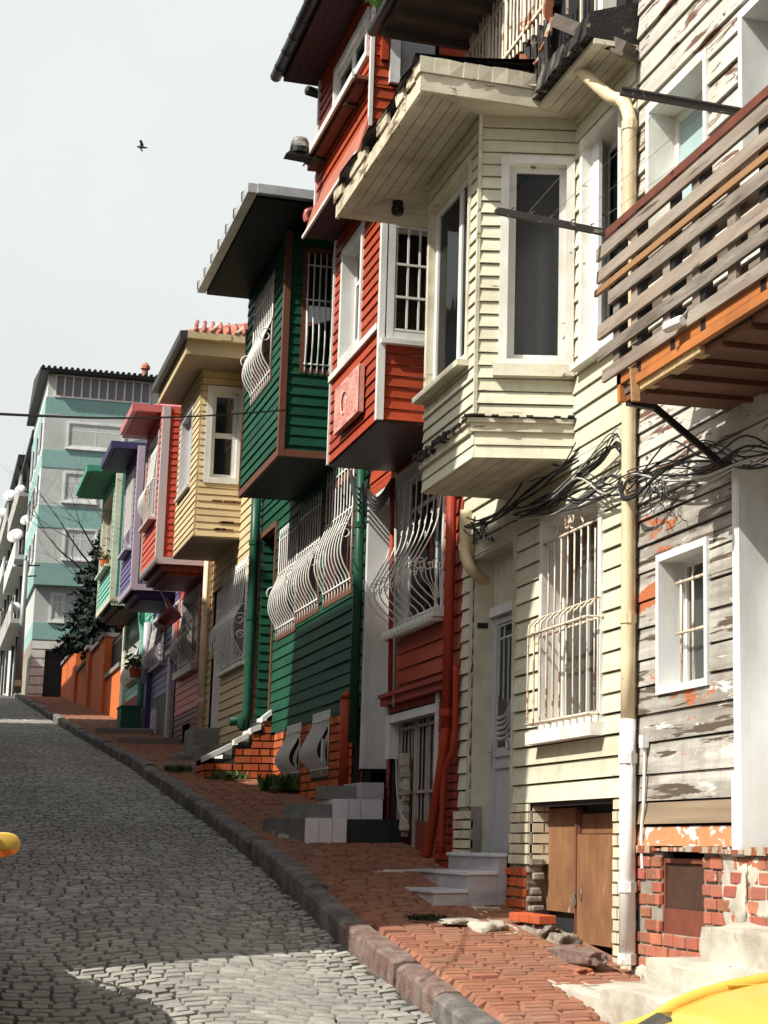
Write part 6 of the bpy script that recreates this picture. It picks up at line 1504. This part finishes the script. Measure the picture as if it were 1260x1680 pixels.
# ================================================================ yellow taxis
def car(name,label,Mx,zroof=1.46,mirror=None):
    t=thing(name,label,'taxi',tuple(Mx.translation))
    # x forward, y left, z up; side profile
    low=[(-2.1,.28),(-2.12,.62),(-2.05,.90),(-1.5,.97),(-.6,.95),(.75,.93),(1.75,.80),(2.1,.62),(2.14,.30)]
    def loft(mb,secs):
        n=len(secs[0]);vs=[p for s_ in secs for p in s_];fs=[]
        for i in range(len(secs)-1):
            for k in range(n): fs.append((i*n+k,i*n+(k+1)%n,(i+1)*n+(k+1)%n,(i+1)*n+k))
        fs+=[tuple(range(n))[::-1],tuple((len(secs)-1)*n+k for k in range(n))];mb.add(vs,fs)
    b=MB(Mx);secs=[]
    for x,z in low:
        w=.84 if abs(x)<1.7 else .76;zz=max(z,.5)
        secs.append([(x,-w*.96,.26),(x,-w,.5 if zz>.55 else .4),(x,-w*.98,zz-.07),(x,-w*.88,zz),(x,w*.88,zz),(x,w*.98,zz-.07),(x,w,.5 if zz>.55 else .4),(x,w*.96,.26)])
    loft(b,secs);body=b.build('body','yellow',t,smooth=False,bevel=.02)
    zr=zroof
    r=MB(Mx);zc=lambda x:zr-.085*((x+.35)/.95)**2-.05*max(0,(x-.3)/.3)**2;wc=lambda x:.645-.05*((x+.35)/.95)**2
    nx,ny=18,14;gv=[]
    for i in range(nx+1):
        x=-1.32+1.92*i/nx
        for j in range(ny+1):
            s_=-1+2*j/ny;gv.append((x,wc(x)*s_,zc(x)-.045*abs(s_)**3.5))
    r.add(gv,[(i*(ny+1)+j,(i+1)*(ny+1)+j,(i+1)*(ny+1)+j+1,i*(ny+1)+j+1) for i in range(nx) for j in range(ny)])
    ro=r.build('roof','yellow',t,smooth=True);sm=ro.modifiers.new('thick','SOLIDIFY');sm.thickness=.03;sm.offset=-1
    for sgn in (-1,1):
        r=MB(Mx);r.tube(smooth_pts([(x,sgn*(wc(x)+.006),zc(x)-.042) for x in (-1.3,-1.,-.6,-.2,.2,.45,.6)]+[(.9,sgn*.68,zr-.27),(1.30,sgn*.74,.90)],4),.022,8);r.build('roof_rail','yellow',ro,smooth=True)
    for sgn in (-1,1):
        pl=MB(Mx);pl.bar((-.25,sgn*.63,zr-.08),(-.32,sgn*.79,.92),.05,.10);pl.bar((-1.25,sgn*.60,zr-.12),(-1.80,sgn*.74,.93),.16,.10)
        pl.build('pillar','yellow',t)
    for sgn in (-1,1):
        q=MB(Mx);q.hexa([(.34,sgn*.60,zr-.075),(.10,sgn*.785,.93),(-1.0,sgn*.785,.93),(-1.0,sgn*.60,zr-.075),(.34,sgn*.625,zr-.075),(.10,sgn*.815,.93),(-1.0,sgn*.815,.93),(-1.0,sgn*.625,zr-.075)]);q.build('side_panel','yellow',t)
        q=MB(Mx);q.bar((.36,sgn*.62,zr-.10),(.13,sgn*.80,.93),.03,.03);q.build('window_seal','rubber',t)
    g=MB(Mx)
    loft(g,[[(1.27,-.72,.90),(1.27,.72,.90),(.56,.57,zr-.135),(.56,-.57,zr-.135)],[(-1.78,-.72,.93),(-1.78,.72,.93),(-1.24,.57,zr-.12),(-1.24,-.57,zr-.12)]])
    g.build('windows','glass_dark',t)
    g=MB(Mx);g.tube([(.60,.57*q_,zc(.6)-.02-.045*abs(q_)**3.5) for q_ in (-1,-.6,-.2,.2,.6,1)],.016,6);g.build('windscreen_seal','rubber',t,smooth=True)
    for x in (-1.32,1.32):
        for sgn in (-1,1):
            m=MB(Mx);m.lathe([(.22,-.1),(.31,-.09),(.31,.09),(.22,.1)],(x,sgn*.76,.31),(0,1,0),20);wh=m.build('wheel','rubber',t)
            m=MB(Mx);m.lathe([(.02,-.11),(.2,-.105),(.2,.105),(.02,.11)],(x,sgn*.76,.31),(0,1,0),16);m.build('rim','steel',wh)
    for sgn in (-1,1):
        m=MB(Mx);m.box(2.02,2.13,sgn*.45-.14,sgn*.45+.14,.60,.72);m.build('headlight','lamp_glass',t)
        m=MB(Mx);m.box(-2.13,-2.04,sgn*.6-.12,sgn*.6+.12,.66,.82);m.build('taillight','signal_orange',t)
    m=MB(Mx);m.box(2.1,2.2,-.72,.72,.30,.46);m.box(-2.2,-2.1,-.72,.72,.30,.46);m.build('bumper','rubber',t)
    for sgn in (-1,1):
        m=MB(Mx);y0=sgn*.80;c=(.86,sgn*.93,.93)
        k=24;prof=[]
        secs=[]
        for dx,sc in ((.06,.35),(.045,.7),(.02,.92),(-.02,1.),(-.05,1.),(-.065,.97),(-.07,.90)):
            sec=[]
            for j in range(k):
                a=2*math.pi*j/k;cs,sn=math.cos(a),math.sin(a);sx=math.copysign(abs(cs)**.85,cs);sy=math.copysign(abs(sn)**.9,sn)
                sec.append((c[0]+dx,c[1]+sx*.11*sc,c[2]+sy*.075*sc))
            secs.append(sec)
        loft(m,secs);mm=m.build('mirror','yellow',t,smooth=True)
        m=MB(Mx);m.add([(c[0]-.0745,c[1]+.108*math.cos(a_),c[2]+.073*math.sin(a_)) for a_ in [math.pi+.45+(math.pi-.9)*q_/10 for q_ in range(11)]]+[(c[0]-.0745,c[1]+.108*math.cos(a_),c[2]-.028) for a_ in [math.pi+.45+(math.pi-.9)*q_/10 for q_ in range(11)]],[(q_,q_+1,q_+12,q_+11) for q_ in range(10)]);m.bar((c[0],y0-.06*sgn,.95),(c[0],c[1],.95),.05,.04);m.build('signal_strip','signal_orange',mm)
    return t
from math import atan
sl=atan((rz(12)-rz(8))/4)
# left taxi, facing uphill, only its mirror in view
cp_=Vector((-.46,11.6,rz(11.6)+.02))
Mx=Matrix.Translation(cp_)@Matrix.Rotation(math.pi/2,4,'Z')@Matrix.Rotation(-sl,4,'Y')
car('taxi','yellow taxi at the left edge of the road with only its wing mirror in view',Mx)
Mx=Matrix.Translation(Vector((2.45,4.36,rz(4.36)+.085)))@Matrix.Rotation(sl,4,'X')@Matrix.Rotation(math.pi,4,'Z')
car('taxi','yellow taxi at the lower right corner with its roof and side window in view',Mx)
# ================================================================ houses across the street (out of frame, they shade the road)
def opp(y0,y1,x,h,label,dh=1.2):
    t=thing('opposite_house',label,'house',(x-4,(y0+y1)/2,rz((y0+y1)/2)))
    m=MB();m.box(x-8,x,y0,y1,rz(y0)-1.,h);m.build('wall','render_dark',t)
    m=MB();m.add([(x-8.3,y0-.2,h),(x+.35,y0-.2,h),(x+.35,y1+.2,h),(x-8.3,y1+.2,h),(x-4,y0+3,h+dh),(x-4,y1-3,h+dh)],[(3,2,1,0),(0,1,4),(1,2,5,4),(2,3,5),(3,0,4,5)]);m.build('roof','tile',t)
    f=FX(x)
    for fl_ in range(int((h-rz(y1))/2.9)):
        for k in range(int((y1-y0)/2.2)):
            m=MB();m.box(x-.02,x+.04,y0+.7+2.2*k,y0+1.7+2.2*k,rz(y1)+1+2.9*fl_,rz(y1)+2.4+2.9*fl_);m.build('window','glass_dark',t)
opp(11.9,22.5,-4.,11.9,'tall house across the street facing the cream and red houses')
opp(22.55,25.85,-4.,9.3,'low house squeezed between two taller ones across the street',.3)
opp(25.9,46.8,-4.,13.2,'long house across the street facing the coral and purple houses')
opp(50.2,75.,-4.3,15.2,'far house across the street')
opp(-14.,3.0,-4.6,5.2,'low house across the street behind the viewer')
# ================================================================ camera, light, sky
cam=D.cameras.new('Camera');co=D.objects.new('Camera',cam);COL.objects.link(co);SC.camera=co
cam.sensor_fit='VERTICAL';cam.sensor_height=36.;cam.lens=FOC/1680*36;cam.clip_end=3000;cam.clip_start=.05
cam.shift_x=(630-PX)/1680;cam.shift_y=(PY-840)/1680
Rm=Matrix((RV,UV,tuple(-c for c in FV))).transposed();co.matrix_world=Rm.to_4x4()
sd=Vector((-1,-.30,1.1)).normalized()
sun=D.lights.new('Sun','SUN');so=D.objects.new('Sun',sun);COL.objects.link(so);sun.energy=5.0;sun.angle=math.radians(.5);sun.color=(1,.96,.875)
so.rotation_euler=sd.to_track_quat('Z','Y').to_euler();so.location=(-20,-10,30)
wd=D.worlds.new('World');SC.world=wd;wd.use_nodes=True;nt=wd.node_tree;N=nt.nodes;L=nt.links
bg=N['Background'];sk=N.new('ShaderNodeTexSky');sk.sky_type='NISHITA';sk.sun_disc=False
sk.sun_elevation=math.asin(sd.z);sk.sun_rotation=math.atan2(sd.x,sd.y);sk.dust_density=4;sk.air_density=1.;sk.ozone_density=1.
hs=N.new('ShaderNodeHueSaturation');hs.inputs['Saturation'].default_value=.36;hs.inputs['Value'].default_value=.95;L.new(sk.outputs[0],hs.inputs['Color']);tc=N.new('ShaderNodeTexCoord');sx=N.new('ShaderNodeSeparateXYZ');L.new(tc.outputs['Generated'],sx.inputs[0])
mr=N.new('ShaderNodeMapRange');mr.interpolation_type='SMOOTHSTEP';mr.inputs[1].default_value=.5;mr.inputs[2].default_value=.80;L.new(sx.outputs[1],mr.inputs[0])
nz=N.new('ShaderNodeTexNoise');nz.inputs['Scale'].default_value=2.2;nz.inputs['Detail'].default_value=5;L.new(tc.outputs['Generated'],nz.inputs['Vector'])
cr=N.new('ShaderNodeMapRange');cr.inputs[1].default_value=.3;cr.inputs[2].default_value=.7;cr.inputs[3].default_value=.91;cr.inputs[4].default_value=1.06;L.new(nz.outputs[0],cr.inputs[0])
vm=N.new('ShaderNodeVectorMath');vm.operation='SCALE';vm.inputs[0].default_value=(6.4,6.7,6.6);L.new(cr.outputs[0],vm.inputs['Scale'])
mx=N.new('ShaderNodeMix');mx.data_type='RGBA';L.new(mr.outputs[0],mx.inputs[0]);L.new(hs.outputs[0],mx.inputs[6]);L.new(vm.outputs[0],mx.inputs[7])   # pale brightness added to the sky up the street only, keeping ambient light low
L.new(mx.outputs[2],bg.inputs['Color']);bg.inputs['Strength'].default_value=.10
vs_=SC.view_settings;vs_.view_transform='Standard';vs_.look='None';vs_.exposure=.44;vs_.gamma=1
SC.cycles.max_bounces=6;SC.cycles.transparent_max_bounces=8
